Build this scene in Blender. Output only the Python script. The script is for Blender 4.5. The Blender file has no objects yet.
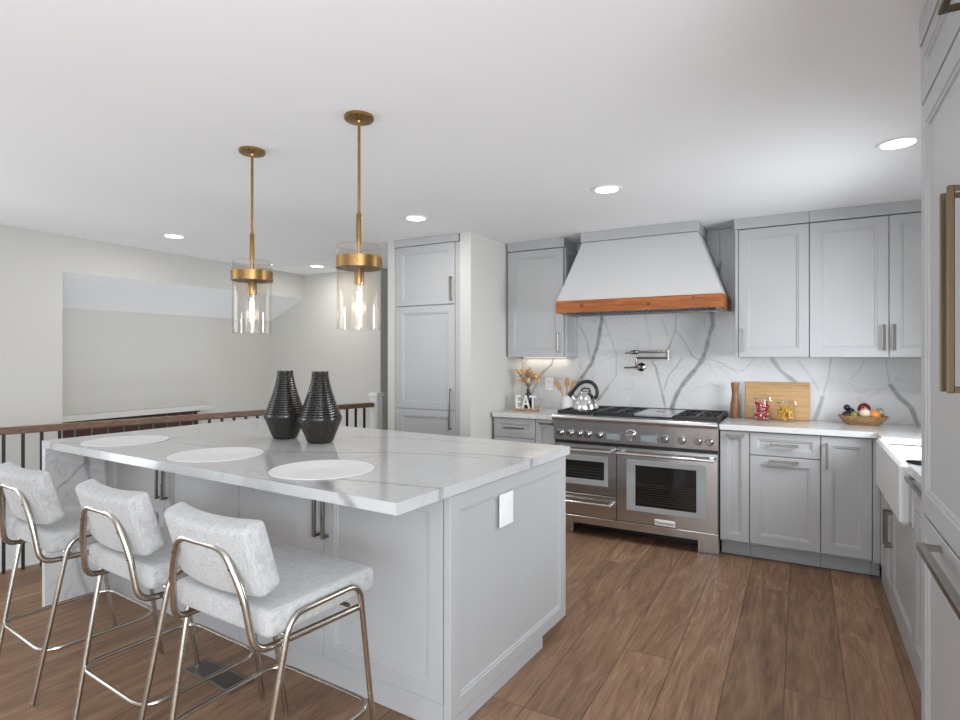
import bpy, bmesh, math, random
import numpy as np
from mathutils import Vector, Matrix

random.seed(7)
SC = bpy.context.scene
COL = SC.collection
PI = math.pi
CEIL = 2.365

# ------------------------------------------------------------------ camera
cam_d = bpy.data.cameras.new('camera')
cam_d.sensor_fit = 'HORIZONTAL'
cam_d.sensor_width = 36.0
cam_d.lens = 575 / 960 * 36.0
cam_d.shift_y = -3 / 960
cam_d.clip_start = 0.03
cam = bpy.data.objects.new('camera', cam_d)
COL.objects.link(cam)
YAW = math.atan2(321, 575)
cam.location = (0, 0, 1.372)
cam.rotation_euler = (PI / 2, 0, YAW)
SC.camera = cam

# ------------------------------------------------------------------ light and exposure
SC.view_settings.view_transform = 'Standard'
SC.view_settings.look = 'None'
SC.view_settings.gamma = 1.0
SC.view_settings.use_curve_mapping = False
SC.view_settings.exposure = 0.05

world = bpy.data.worlds.new('world')
SC.world = world
world.use_nodes = True
wb = world.node_tree.nodes['Background']
wb.inputs[0].default_value = (0.86, 0.92, 1.0, 1)
wb.inputs[1].default_value = 1.0


def area(name, loc, rot, sx, sy, power, col=(1, 1, 1), spread=PI):
    d = bpy.data.lights.new(name, 'AREA')
    d.shape = 'RECTANGLE'
    d.size = sx
    d.size_y = sy
    d.energy = power
    d.color = col
    d.spread = spread
    o = bpy.data.objects.new(name, d)
    COL.objects.link(o)
    o.location = loc
    o.rotation_euler = rot
    return o


# daylight entering through the rear glass doors, the window on the living side and the window over the sink, then two added fills
DAY = (0.875, 0.94, 1.0)
area('daylight_rear', (-0.35, -2.50, 1.2), (PI / 2 + .45, 0, 0), 2.4, 2.0, 56, DAY)
area('daylight_side', (-5.15, -0.6, 1.25), (0, -PI / 2 - .15, 0), 1.7, 2.6, 62, DAY)
area('daylight_sink', (1.02, 3.50, 1.45), (0, PI / 2 - .22, 0), .8, .8, 28, DAY, math.radians(135))
area('fill_right', (1.02, -0.75, 1.30), (0, PI / 2 + .15, 0), 1.6, 1.9, 125, DAY)  # added fill to brighten the island end; its window is made up
area('fill_stairwell', (-5.15, 3.0, -1.18), (PI, 0, 0), .7, 3.4, 30, DAY)  # added fill to lift the sloping soffit, no window down there

# ------------------------------------------------------------------ materials


def new_mat(name):
    m = bpy.data.materials.new(name)
    m.use_nodes = True
    nt = m.node_tree
    return m, nt, nt.nodes, nt.links, nt.nodes['Principled BSDF']


def setp(b, **kw):
    names = dict(base='Base Color', rough='Roughness', metal='Metallic', spec='Specular IOR Level', trans='Transmission Weight',
                 coat='Coat Weight', coat_rough='Coat Roughness', sheen='Sheen Weight', emis='Emission Color', estr='Emission Strength', ior='IOR')
    for k, v in kw.items():
        b.inputs[names[k]].default_value = (*v, 1) if isinstance(v, tuple) and len(v) == 3 else v


def paint(name, col, rough=0.5, bump=0.0, bscale=300, var=0.0, vscale=3.0, spec=0.5):
    m, nt, N, L, b = new_mat(name)
    setp(b, base=col, rough=rough, spec=spec)
    tc = N.new('ShaderNodeTexCoord')
    nz = N.new('ShaderNodeTexNoise')
    nz.inputs['Scale'].default_value = vscale
    L.new(tc.outputs['Object'], nz.inputs['Vector'])
    mr = N.new('ShaderNodeMapRange')
    mr.inputs['To Min'].default_value = 1 - var
    mr.inputs['To Max'].default_value = 1 + var
    L.new(nz.outputs['Fac'], mr.inputs['Value'])
    mx = N.new('ShaderNodeVectorMath')
    mx.operation = 'SCALE'
    mx.inputs[0].default_value = col
    L.new(mr.outputs['Result'], mx.inputs['Scale'])
    L.new(mx.outputs['Vector'], b.inputs['Base Color'])
    if bump:
        n2 = N.new('ShaderNodeTexNoise')
        n2.inputs['Scale'].default_value = bscale
        n2.inputs['Detail'].default_value = 3
        L.new(tc.outputs['Object'], n2.inputs['Vector'])
        bp = N.new('ShaderNodeBump')
        bp.inputs['Strength'].default_value = bump
        bp.inputs['Distance'].default_value = 0.002
        L.new(n2.outputs['Fac'], bp.inputs['Height'])
        L.new(bp.outputs['Normal'], b.inputs['Normal'])
    return m


def metal(name, col, rough=0.25, streak=(1, 1, 60), amt=0.12, dark=0.1):
    m, nt, N, L, b = new_mat(name)
    setp(b, base=col, rough=rough, metal=1.0)
    tc = N.new('ShaderNodeTexCoord')
    mp = N.new('ShaderNodeMapping')
    mp.inputs['Scale'].default_value = streak
    nz = N.new('ShaderNodeTexNoise')
    nz.inputs['Scale'].default_value = 6
    nz.inputs['Detail'].default_value = 4
    L.new(tc.outputs['Object'], mp.inputs['Vector'])
    L.new(mp.outputs['Vector'], nz.inputs['Vector'])
    mr = N.new('ShaderNodeMapRange')
    mr.inputs['To Min'].default_value = max(0.02, rough - amt)
    mr.inputs['To Max'].default_value = rough + amt
    L.new(nz.outputs['Fac'], mr.inputs['Value'])
    L.new(mr.outputs['Result'], b.inputs['Roughness'])
    m2 = N.new('ShaderNodeMapRange')
    m2.inputs['To Min'].default_value = 1 - dark
    m2.inputs['To Max'].default_value = 1 + dark
    L.new(nz.outputs['Fac'], m2.inputs['Value'])
    sc = N.new('ShaderNodeVectorMath')
    sc.operation = 'SCALE'
    sc.inputs[0].default_value = col
    L.new(m2.outputs['Result'], sc.inputs['Scale'])
    L.new(sc.outputs['Vector'], b.inputs['Base Color'])
    return m


def marble(name, base=(0.60, 0.60, 0.60), rough=0.12):
    """white quartz; bold veins come from the mesh attribute 'vein', faint ones from distorted noise"""
    m, nt, N, L, b = new_mat(name)
    setp(b, rough=rough, spec=0.5)
    tc = N.new('ShaderNodeTexCoord')
    n0 = N.new('ShaderNodeTexNoise')
    n0.inputs['Scale'].default_value = 1.6
    n0.inputs['Detail'].default_value = 6
    n0.inputs['Distortion'].default_value = 1.4
    L.new(tc.outputs['Object'], n0.inputs['Vector'])
    ramp = N.new('ShaderNodeValToRGB')
    cr = ramp.color_ramp
    cr.elements[0].position = 0.485
    cr.elements[0].color = (0, 0, 0, 1)
    cr.elements[1].position = 0.515
    cr.elements[1].color = (0, 0, 0, 1)
    e = cr.elements.new(0.5)
    e.color = (0.22, 0.22, 0.22, 1)
    L.new(n0.outputs['Fac'], ramp.inputs['Fac'])
    at = N.new('ShaderNodeAttribute')
    at.attribute_name = 'vein'
    n1 = N.new('ShaderNodeTexNoise')
    n1.inputs['Scale'].default_value = 22
    n1.inputs['Detail'].default_value = 4
    L.new(tc.outputs['Object'], n1.inputs['Vector'])
    mr = N.new('ShaderNodeMapRange')
    mr.inputs['From Min'].default_value = 0.3
    mr.inputs['From Max'].default_value = 0.7
    mr.inputs['To Min'].default_value = 0.65
    mr.inputs['To Max'].default_value = 1.1
    L.new(n1.outputs['Fac'], mr.inputs['Value'])
    mu = N.new('ShaderNodeMath')
    mu.operation = 'MULTIPLY'
    L.new(at.outputs['Fac'], mu.inputs[0])
    L.new(mr.outputs['Result'], mu.inputs[1])
    ad = N.new('ShaderNodeMath')
    ad.operation = 'MAXIMUM'
    L.new(mu.outputs[0], ad.inputs[0])
    L.new(ramp.outputs['Color'], ad.inputs[1])
    mix = N.new('ShaderNodeMix')
    mix.data_type = 'RGBA'
    mix.clamp_factor = True
    mix.inputs[6].default_value = (*base, 1)
    mix.inputs[7].default_value = (0.23, 0.23, 0.235, 1)
    L.new(ad.outputs[0], mix.inputs[0])
    L.new(mix.outputs[2], b.inputs['Base Color'])
    return m


def wood(name, c1, c2, axis='X', scale=8, rough=0.45, stretch=12, knots=False, coat=0.0):
    m, nt, N, L, b = new_mat(name)
    setp(b, rough=rough, coat=coat)
    tc = N.new('ShaderNodeTexCoord')
    mp = N.new('ShaderNodeMapping')
    s = [stretch, stretch, stretch]
    s['XYZ'.index(axis)] = 1.0
    mp.inputs['Scale'].default_value = s
    L.new(tc.outputs['Object'], mp.inputs['Vector'])
    nz = N.new('ShaderNodeTexNoise')
    nz.inputs['Scale'].default_value = scale
    nz.inputs['Detail'].default_value = 6
    nz.inputs['Distortion'].default_value = 0.6
    L.new(mp.outputs['Vector'], nz.inputs['Vector'])
    ramp = N.new('ShaderNodeValToRGB')
    ramp.color_ramp.elements[0].position = 0.3
    ramp.color_ramp.elements[1].position = 0.7
    ramp.color_ramp.elements[0].color = (*c1, 1)
    ramp.color_ramp.elements[1].color = (*c2, 1)
    L.new(nz.outputs['Fac'], ramp.inputs['Fac'])
    out = ramp.outputs['Color']
    if knots:
        mp2 = N.new('ShaderNodeMapping')
        mp2.inputs['Scale'].default_value = (9.5, 1, 11)
        L.new(tc.outputs['Object'], mp2.inputs['Vector'])
        vo = N.new('ShaderNodeTexVoronoi')
        vo.inputs['Scale'].default_value = 1.0
        L.new(mp2.outputs['Vector'], vo.inputs['Vector'])
        r2 = N.new('ShaderNodeValToRGB')
        r2.color_ramp.elements[0].position = 0.06
        r2.color_ramp.elements[0].color = (0.25, 0.2, 0.2, 1)
        r2.color_ramp.elements[1].position = 0.2
        r2.color_ramp.elements[1].color = (1, 1, 1, 1)
        L.new(vo.outputs['Distance'], r2.inputs['Fac'])
        mx = N.new('ShaderNodeMix')
        mx.data_type = 'RGBA'
        mx.blend_type = 'MULTIPLY'
        mx.inputs[0].default_value = 1
        L.new(out, mx.inputs[6])
        L.new(r2.outputs['Color'], mx.inputs[7])
        out = mx.outputs[2]
    L.new(out, b.inputs['Base Color'])
    return m


def floor_mat():
    m, nt, N, L, b = new_mat('floor_planks')
    setp(b, rough=0.45, spec=0.25)
    tc = N.new('ShaderNodeTexCoord')
    mp = N.new('ShaderNodeMapping')
    mp.inputs['Rotation'].default_value = (0, 0, math.radians(90))
    mp.inputs['Location'].default_value = (0.3, 0.06, 0)
    L.new(tc.outputs['Object'], mp.inputs['Vector'])
    br = N.new('ShaderNodeTexBrick')
    br.offset = 0.37
    br.offset_frequency = 3
    br.inputs['Color1'].default_value = (0, 0, 0, 1)
    br.inputs['Color2'].default_value = (1, 1, 1, 1)
    br.inputs['Mortar'].default_value = (0.5, 0.5, 0.5, 1)
    br.inputs['Scale'].default_value = 1.0
    br.inputs['Mortar Size'].default_value = 0.0016
    br.inputs['Mortar Smooth'].default_value = 0.1
    br.inputs['Bias'].default_value = 0
    br.inputs['Brick Width'].default_value = 1.75
    br.inputs['Row Height'].default_value = 0.222
    L.new(mp.outputs['Vector'], br.inputs['Vector'])
    # shift the grain per plank
    sh = N.new('ShaderNodeVectorMath')
    sh.operation = 'MULTIPLY_ADD'
    L.new(br.outputs['Color'], sh.inputs[0])
    sh.inputs[1].default_value = (7, 3, 0)
    L.new(tc.outputs['Object'], sh.inputs[2])
    m2 = N.new('ShaderNodeMapping')
    m2.inputs['Scale'].default_value = (46, 2.2, 1)
    L.new(sh.outputs['Vector'], m2.inputs['Vector'])
    nz = N.new('ShaderNodeTexNoise')
    nz.inputs['Scale'].default_value = 2.2
    nz.inputs['Detail'].default_value = 8
    nz.inputs['Roughness'].default_value = 0.62
    nz.inputs['Distortion'].default_value = 0.8
    L.new(m2.outputs['Vector'], nz.inputs['Vector'])
    m3 = N.new('ShaderNodeMapping')
    m3.inputs['Scale'].default_value = (7, 1.1, 1)
    L.new(sh.outputs['Vector'], m3.inputs['Vector'])
    nb = N.new('ShaderNodeTexNoise')
    nb.inputs['Scale'].default_value = 1.3
    nb.inputs['Detail'].default_value = 7
    nb.inputs['Roughness'].default_value = 0.6
    nb.inputs['Distortion'].default_value = 2.2
    L.new(m3.outputs['Vector'], nb.inputs['Vector'])
    av = N.new('ShaderNodeMix')
    av.data_type = 'FLOAT'
    av.inputs[0].default_value = 0.58
    L.new(nz.outputs['Fac'], av.inputs[2])
    L.new(nb.outputs['Fac'], av.inputs[3])
    ramp = N.new('ShaderNodeValToRGB')
    cr = ramp.color_ramp
    cr.elements[0].position = 0.24
    cr.elements[0].color = (0.080, 0.040, 0.026, 1)
    cr.elements[1].position = 0.76
    cr.elements[1].color = (0.40, 0.258, 0.165, 1)
    e = cr.elements.new(0.5)
    e.color = (0.230, 0.136, 0.082, 1)
    L.new(av.outputs[0], ramp.inputs['Fac'])
    mr = N.new('ShaderNodeMapRange')
    mr.inputs['To Min'].default_value = 0.86
    mr.inputs['To Max'].default_value = 1.14
    L.new(br.outputs['Color'], mr.inputs['Value'])
    sc = N.new('ShaderNodeVectorMath')
    sc.operation = 'SCALE'
    L.new(ramp.outputs['Color'], sc.inputs[0])
    L.new(mr.outputs['Result'], sc.inputs['Scale'])
    mx = N.new('ShaderNodeMix')
    mx.data_type = 'RGBA'
    mx.inputs[7].default_value = (0.075, 0.042, 0.028, 1)
    L.new(br.outputs['Fac'], mx.inputs[0])
    L.new(sc.outputs['Vector'], mx.inputs[6])
    L.new(mx.outputs[2], b.inputs['Base Color'])
    bp = N.new('ShaderNodeBump')
    bp.inputs['Strength'].default_value = 0.25
    bp.inputs['Distance'].default_value = 0.002
    L.new(nz.outputs['Fac'], bp.inputs['Height'])
    L.new(bp.outputs['Normal'], b.inputs['Normal'])
    return m


def fabric():
    m, nt, N, L, b = new_mat('woven_fabric')
    setp(b, rough=0.9, spec=0.15, sheen=0.2)
    tc = N.new('ShaderNodeTexCoord')
    facs = []
    for sc in ((420, 36, 36), (36, 420, 420)):
        mp = N.new('ShaderNodeMapping')
        mp.inputs['Scale'].default_value = sc
        L.new(tc.outputs['Object'], mp.inputs['Vector'])
        nz = N.new('ShaderNodeTexNoise')
        nz.inputs['Scale'].default_value = 1.0
        nz.inputs['Detail'].default_value = 3
        L.new(mp.outputs['Vector'], nz.inputs['Vector'])
        facs.append(nz.outputs['Fac'])
    ad = N.new('ShaderNodeMath')
    ad.operation = 'ADD'
    L.new(facs[0], ad.inputs[0])
    L.new(facs[1], ad.inputs[1])
    ramp = N.new('ShaderNodeValToRGB')
    ramp.color_ramp.elements[0].position = 0.33
    ramp.color_ramp.elements[0].color = (0.29, 0.29, 0.29, 1)
    ramp.color_ramp.elements[1].position = 0.64
    ramp.color_ramp.elements[1].color = (0.48, 0.475, 0.466, 1)
    hf = N.new('ShaderNodeMath')
    hf.operation = 'MULTIPLY'
    hf.inputs[1].default_value = 0.5
    L.new(ad.outputs[0], hf.inputs[0])
    L.new(hf.outputs[0], ramp.inputs['Fac'])
    L.new(ramp.outputs['Color'], b.inputs['Base Color'])
    bp = N.new('ShaderNodeBump')
    bp.inputs['Strength'].default_value = 0.3
    bp.inputs['Distance'].default_value = 0.002
    L.new(hf.outputs[0], bp.inputs['Height'])
    L.new(bp.outputs['Normal'], b.inputs['Normal'])
    return m


def brick_mat():
    m, nt, N, L, b = new_mat('dark_red_brick')
    setp(b, rough=0.8)
    tc = N.new('ShaderNodeTexCoord')
    mp = N.new('ShaderNodeMapping')
    mp.inputs['Rotation'].default_value = (0, math.radians(90), math.radians(90))
    L.new(tc.outputs['Object'], mp.inputs['Vector'])
    sep = N.new('ShaderNodeSeparateXYZ')
    L.new(tc.outputs['Object'], sep.inputs[0])
    cb = N.new('ShaderNodeCombineXYZ')
    L.new(sep.outputs['Y'], cb.inputs['X'])
    L.new(sep.outputs['Z'], cb.inputs['Y'])
    br = N.new('ShaderNodeTexBrick')
    br.offset = 0.0
    br.inputs['Color1'].default_value = (0.035, 0.011, 0.008, 1)
    br.inputs['Color2'].default_value = (0.065, 0.019, 0.014, 1)
    br.inputs['Mortar'].default_value = (0.16, 0.12, 0.10, 1)
    br.inputs['Scale'].default_value = 1
    br.inputs['Mortar Size'].default_value = 0.006
    br.inputs['Brick Width'].default_value = 0.145
    br.inputs['Row Height'].default_value = 0.22
    L.new(cb.outputs[0], br.inputs['Vector'])
    L.new(br.outputs['Color'], b.inputs['Base Color'])
    return m


def glass_thin(name, tint=(1, 1, 1), refl=0.12, rough=0.02):
    """thin clear glass: see-through with a fresnel reflection"""
    m, nt, N, L, b = new_mat(name)
    N.remove(b)
    out = N['Material Output']
    tr = N.new('ShaderNodeBsdfTransparent')
    tr.inputs[0].default_value = (*tint, 1)
    gl = N.new('ShaderNodeBsdfGlossy')
    gl.inputs['Roughness'].default_value = rough
    lw = N.new('ShaderNodeLayerWeight')
    lw.inputs['Blend'].default_value = .5
    pw = N.new('ShaderNodeMath')
    pw.operation = 'POWER'
    pw.inputs[1].default_value = 3.0
    L.new(lw.outputs['Facing'], pw.inputs[0])
    fr = N.new('ShaderNodeMath')
    fr.operation = 'MULTIPLY_ADD'
    fr.inputs[1].default_value = .45
    fr.inputs[2].default_value = refl * .5
    L.new(pw.outputs[0], fr.inputs[0])
    mx = N.new('ShaderNodeMixShader')
    L.new(fr.outputs[0], mx.inputs[0])
    L.new(tr.outputs[0], mx.inputs[1])
    L.new(gl.outputs[0], mx.inputs[2])
    L.new(mx.outputs[0], out.inputs['Surface'])
    return m


def emit(name, col, strength):
    m, nt, N, L, b = new_mat(name)
    setp(b, base=(0.9, 0.9, 0.9), emis=col, estr=strength, rough=0.5)
    return m


M_WALL = paint('warm_white_wall', (0.58, 0.568, 0.535), 0.85, 0.12, 120, 0.01)
M_CEIL = paint('white_ceiling', (0.84, 0.84, 0.845), 0.9, 0.1, 90, 0.01)
M_TRIM = paint('white_trim', (0.80, 0.80, 0.79), 0.45)
M_CAB = paint('grey_cabinet_paint', (0.425, 0.427, 0.431), 0.38, 0.02, 400, 0.01)
M_KICK = paint('grey_toe_kick', (0.40, 0.42, 0.43), 0.5)
M_FLOOR = floor_mat()
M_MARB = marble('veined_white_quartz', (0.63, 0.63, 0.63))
M_MARB_SHADED = marble('veined_quartz_shaded', (0.51, 0.51, 0.51))  # same quartz, with the island top's shade put into its colour
M_STEEL = metal('brushed_stainless', (0.60, 0.60, 0.60), 0.22, (1, 60, 60), 0.08, 0.08)
M_STEEL_D = metal('dark_stainless', (0.31, 0.31, 0.31), 0.26, (1, 60, 60), 0.06, 0.06)
M_CHROME = metal('polished_chrome', (0.75, 0.75, 0.75), 0.1, (1, 1, 1), 0.03, 0.02)
M_BRASS = metal('aged_brass', (0.33, 0.20, 0.075), 0.3, (4, 4, 4), 0.1, 0.18)
M_BRONZE = metal('champagne_bronze', (0.14, 0.098, 0.06), 0.36, (3, 3, 3), 0.08, 0.08)
M_PULL = metal('brushed_nickel_pull', (0.25, 0.235, 0.21), 0.3, (3, 3, 3), 0.06, 0.05)
M_FRAME = metal('antique_nickel_tube', (0.50, 0.46, 0.41), 0.24, (6, 6, 6), 0.08, 0.12)
M_FAB = fabric()
M_BLACK = paint('black_iron', (0.012, 0.012, 0.013), 0.4)
M_BLACKG = paint('gloss_black', (0.008, 0.008, 0.009), 0.12)
M_OVENG = paint('dark_oven_glass', (0.012, 0.010, 0.009), 0.06)
M_RACK = paint('oven_rack_dark', (.05, .045, .04), .3)
M_GREY = paint('oven_window_grey', (0.34, 0.345, 0.35), 0.3)
M_HOOD = paint('hood_white_plaster', (0.52, 0.52, 0.522), 0.6, 0.04, 150)
M_HOODW = wood('orange_stained_pine', (0.185, 0.042, 0.005), (0.43, 0.128, 0.015), 'X', 5, 0.4, 16, True)
M_RAILW = wood('walnut_handrail', (0.10, 0.052, 0.028), (0.20, 0.112, 0.062), 'Y', 6, 0.4)
M_BOARD = wood('bamboo_board', (0.46, 0.265, 0.11), (0.63, 0.40, 0.19), 'X', 5, 0.5, 22)
M_MILL = wood('walnut_mill', (0.17, 0.078, 0.032), (0.34, 0.175, 0.08), 'Z', 6, 0.4)
M_BOWL = wood('dough_bowl_wood', (0.25, 0.13, 0.055), (0.48, 0.29, 0.14), 'X', 7, 0.55)
M_SPOON = wood('utensil_wood', (0.36, 0.20, 0.10), (0.52, 0.33, 0.19), 'Z', 6, 0.6)
M_VASE = paint('black_ribbed_ceramic', (0.020, 0.017, 0.015), 0.22, 0, 300, .3, 30)
M_POT = metal('dark_nickel', (0.27, 0.25, 0.22), 0.2, (3, 3, 3), 0.05, 0.08)
M_MAT = paint('white_placemat', (0.70, 0.70, 0.70), 0.75, 0.6, 260, 0.03, 30)
M_PLATE = paint('white_plastic', (0.82, 0.82, 0.82), 0.35)
M_SINK = paint('white_fireclay', (0.80, 0.80, 0.80), 0.12)
M_BRICK = brick_mat()
M_GLASS = glass_thin('clear_glass', (0.97, 0.97, 0.97), 0.08)
M_SHADE = glass_thin('warm_shade_glass', (0.935, 0.905, 0.87), 0.10)
M_JARG = glass_thin('jar_glass', (0.97, 0.98, 0.98), 0.07)
M_LENS = emit('downlight_lens', (1.0, 0.97, 0.93), 7.0)
M_BULB = emit('bulb_glow', (1.0, 0.72, 0.42), 5.0)
M_STRIP = emit('led_strip', (1.0, 0.86, 0.68), .8)
M_LCD = emit('lcd_display', (0.55, 0.70, 0.75), 0.16)
M_LCD.node_tree.nodes['Principled BSDF'].inputs['Base Color'].default_value = (.13, .15, .155, 1)
M_KNOB = metal('satin_knob_steel', (0.28, 0.275, 0.27), 0.2, (3, 3, 3), 0.05, 0.05)
M_WINFR = paint('white_window_frame', (0.8, 0.8, 0.8), 0.4)

# ------------------------------------------------------------------ mesh builder


class MB:
    def __init__(self):
        self.v = []
        self.f = []

    def add(self, verts, faces, T=None):
        o = len(self.v)
        if T is not None:
            verts = [tuple(T @ Vector(p)) for p in verts]
        self.v += [tuple(p) for p in verts]
        self.f += [tuple(o + i for i in fc) for fc in faces]
        return self

    def box(self, x0, x1, y0, y1, z0, z1, b=0.0, T=None):
        if x0 > x1: x0, x1 = x1, x0
        if y0 > y1: y0, y1 = y1, y0
        if z0 > z1: z0, z1 = z1, z0
        if b <= 0:
            vs = [(x, y, z) for x in (x0, x1) for y in (y0, y1) for z in (z0, z1)]
            fs = [(0, 1, 3, 2), (4, 6, 7, 5), (0, 4, 5, 1), (2, 3, 7, 6), (0, 2, 6, 4), (1, 5, 7, 3)]
            return self.add(vs, fs, T)
        b = min(b, (x1 - x0) * .45, (y1 - y0) * .45, (z1 - z0) * .45)
        lo, hi = (x0, y0, z0), (x1, y1, z1)
        vs, idx = [], {}
        for c in range(8):
            s = [(c >> k) & 1 for k in range(3)]
            for ax in range(3):
                p = []
                for k in range(3):
                    e = hi[k] if s[k] else lo[k]
                    if k != ax:
                        e += -b if s[k] else b
                    p.append(e)
                idx[(c, ax)] = len(vs)
                vs.append(tuple(p))
        fs = []
        for ax in range(3):
            o1, o2 = [k for k in range(3) if k != ax]
            for sgn in (0, 1):
                cs = []
                for a, bb in ((0, 0), (1, 0), (1, 1), (0, 1)):
                    cs.append(idx[((sgn << ax) | (a << o1) | (bb << o2), ax)])
                fs.append(tuple(cs))
            for a in (0, 1):
                for bb in (0, 1):
                    c0 = (a << o1) | (bb << o2)
                    c1 = c0 | (1 << ax)
                    fs.append((idx[(c0, o1)], idx[(c1, o1)], idx[(c1, o2)], idx[(c0, o2)]))
        for c in range(8):
            fs.append(tuple(idx[(c, k)] for k in range(3)))
        return self.add(vs, fs, T)

    def tube(self, path, r, seg=10, closed=False, T=None):
        P = [Vector(p) for p in path]
        n = len(P)
        rs = r if isinstance(r, (list, tuple)) else [r] * n
        tang = []
        for i in range(n):
            if closed:
                t = P[(i + 1) % n] - P[i - 1]
            else:
                t = P[min(i + 1, n - 1)] - P[max(i - 1, 0)]
            tang.append(t.normalized())
        up = Vector((0, 0, 1)) if abs(tang[0].z) < 0.9 else Vector((1, 0, 0))
        u = tang[0].cross(up).normalized()
        vs, fs = [], []
        for i in range(n):
            t = tang[i]
            u = (u - t * u.dot(t)).normalized()
            w = t.cross(u)
            for k in range(seg):
                a = 2 * PI * k / seg
                vs.append(P[i] + (u * math.cos(a) + w * math.sin(a)) * rs[i])
        m = n if closed else n - 1
        for i in range(m):
            j = (i + 1) % n
            for k in range(seg):
                k2 = (k + 1) % seg
                fs.append((i * seg + k, i * seg + k2, j * seg + k2, j * seg + k))
        if not closed:
            fs.append(tuple(range(seg)))
            fs.append(tuple((n - 1) * seg + k for k in range(seg)))
        return self.add(vs, fs, T)

    def lathe(self, prof, cx=0, cy=0, cz=0, seg=32, T=None, sx=1.0, sy=1.0):
        vs, fs = [], []
        rings = []
        for r, z in prof:
            if r < 1e-6:
                rings.append([len(vs)])
                vs.append((cx, cy, cz + z))
            else:
                rings.append(list(range(len(vs), len(vs) + seg)))
                for k in range(seg):
                    a = 2 * PI * k / seg
                    vs.append((cx + r * sx * math.cos(a), cy + r * sy * math.sin(a), cz + z))
        for A, B in zip(rings, rings[1:]):
            if len(A) == 1 and len(B) == 1:
                continue
            for k in range(seg):
                k2 = (k + 1) % seg
                if len(A) == 1:
                    fs.append((A[0], B[k2], B[k]))
                elif len(B) == 1:
                    fs.append((A[k], A[k2], B[0]))
                else:
                    fs.append((A[k], A[k2], B[k2], B[k]))
        if len(rings[0]) > 1:
            fs.append(tuple(rings[0]))
        if len(rings[-1]) > 1:
            fs.append(tuple(rings[-1]))
        return self.add(vs, fs, T)

    def ball(self, c, r, seg=14, rings=9, s=(1, 1, 1), T=None):
        prof = [(r * math.sin(PI * i / rings), -r * math.cos(PI * i / rings)) for i in range(rings + 1)]
        prof[0] = (0, -r)
        prof[-1] = (0, r)
        tt = Matrix.Translation(c) @ Matrix.Diagonal((*s, 1))
        return self.lathe(prof, seg=seg, T=(T @ tt) if T is not None else tt)

    def prism(self, pts, axis, a0, a1, T=None):
        """polygon pts in the two other axes (in xyz order) swept along axis"""
        n = len(pts)
        vs = []
        for a in (a0, a1):
            for p in pts:
                q = list(p)
                q.insert('xyz'.index(axis), a)
                vs.append(tuple(q))
        fs = [tuple(range(n)), tuple(range(n, 2 * n))]
        for i in range(n):
            j = (i + 1) % n
            fs.append((i, j, n + j, n + i))
        return self.add(vs, fs, T)

    def shaker(self, x0, z0, w, h, yf, t=0.02, fr=0.058, rec=0.010, T=None):
        """panelled door, front at y=yf facing -y"""
        e = 0.0018
        rings = [(0, yf + t), (0, yf + e), (e, yf), (fr, yf), (fr + .003, yf + .004), (fr + .011, yf + .0045), (fr + .015, yf + rec)]
        vs, fs = [], []
        for d, y in rings:
            vs += [(x0 + d, y, z0 + d), (x0 + w - d, y, z0 + d), (x0 + w - d, y, z0 + h - d), (x0 + d, y, z0 + h - d)]
        for i in range(len(rings) - 1):
            for k in range(4):
                k2 = (k + 1) % 4
                fs.append((i * 4 + k, i * 4 + k2, (i + 1) * 4 + k2, (i + 1) * 4 + k))
        m = len(rings) - 1
        fs.append((0, 1, 2, 3))
        fs.append(tuple(m * 4 + k for k in range(4)))
        return self.add(vs, fs, T)

    def pull(self, cx, cz, L, vertical, yf, proj=0.036, s=0.014, T=None):
        """square bar handle standing off a face at y=yf (facing -y)"""
        h = L / 2
        if vertical:
            self.box(cx - s / 2, cx + s / 2, yf - proj, yf - proj + s, cz - h, cz + h, .0015, T)
            for q in (-h + s * .5, h - s * .5):
                self.box(cx - s * .42, cx + s * .42, yf - proj + s * .98, yf, cz + q - s * .42, cz + q + s * .42, 0, T)
        else:
            self.box(cx - h, cx + h, yf - proj, yf - proj + s, cz - s / 2, cz + s / 2, .0015, T)
            for q in (-h + s * .5, h - s * .5):
                self.box(cx + q - s * .42, cx + q + s * .42, yf - proj + s * .98, yf, cz - s * .42, cz + s * .42, 0, T)
        return self

    def bm_add(self, bm, T=None):
        bm.verts.ensure_lookup_table()
        for i, v in enumerate(bm.verts):
            v.index = i
        return self.add([v.co.copy() for v in bm.verts], [tuple(v.index for v in f.verts) for f in bm.faces], T)


def root_matrix(o):
    while o.parent is not None:
        o = o.parent
    return Matrix.LocRotScale(o.location, o.rotation_euler, None)


def obj(name, mb, mat, parent=None, local=True, smooth=35, veins=None):
    """link a builder as one mesh; local=False takes world coordinates and brings them into the thing's frame"""
    me = bpy.data.meshes.new(name)
    vs = mb.v
    if parent is not None and not local:
        inv = root_matrix(parent).inverted()
        vs = [tuple(inv @ Vector(p)) for p in vs]
    me.from_pydata(vs, [], mb.f)
    bm = bmesh.new()
    bm.from_mesh(me)
    bmesh.ops.recalc_face_normals(bm, faces=bm.faces[:])
    bm.to_mesh(me)
    bm.free()
    if smooth:
        me.polygons.foreach_set('use_smooth', [True] * len(me.polygons))
        me.set_sharp_from_angle(angle=math.radians(smooth))
    if mat:
        me.materials.append(mat)
    if veins is not None:
        a = me.attributes.new('vein', 'FLOAT', 'POINT')
        a.data.foreach_set('value', np.asarray(veins, dtype=np.float32))
    o = bpy.data.objects.new(name, me)
    COL.objects.link(o)
    if parent is not None:
        o.parent = parent
    return o


def tag(o, label, cat, group=None, kind=None):
    o['label'] = label
    o['category'] = cat
    if group: o['group'] = group
    if kind: o['kind'] = kind
    return o


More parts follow.
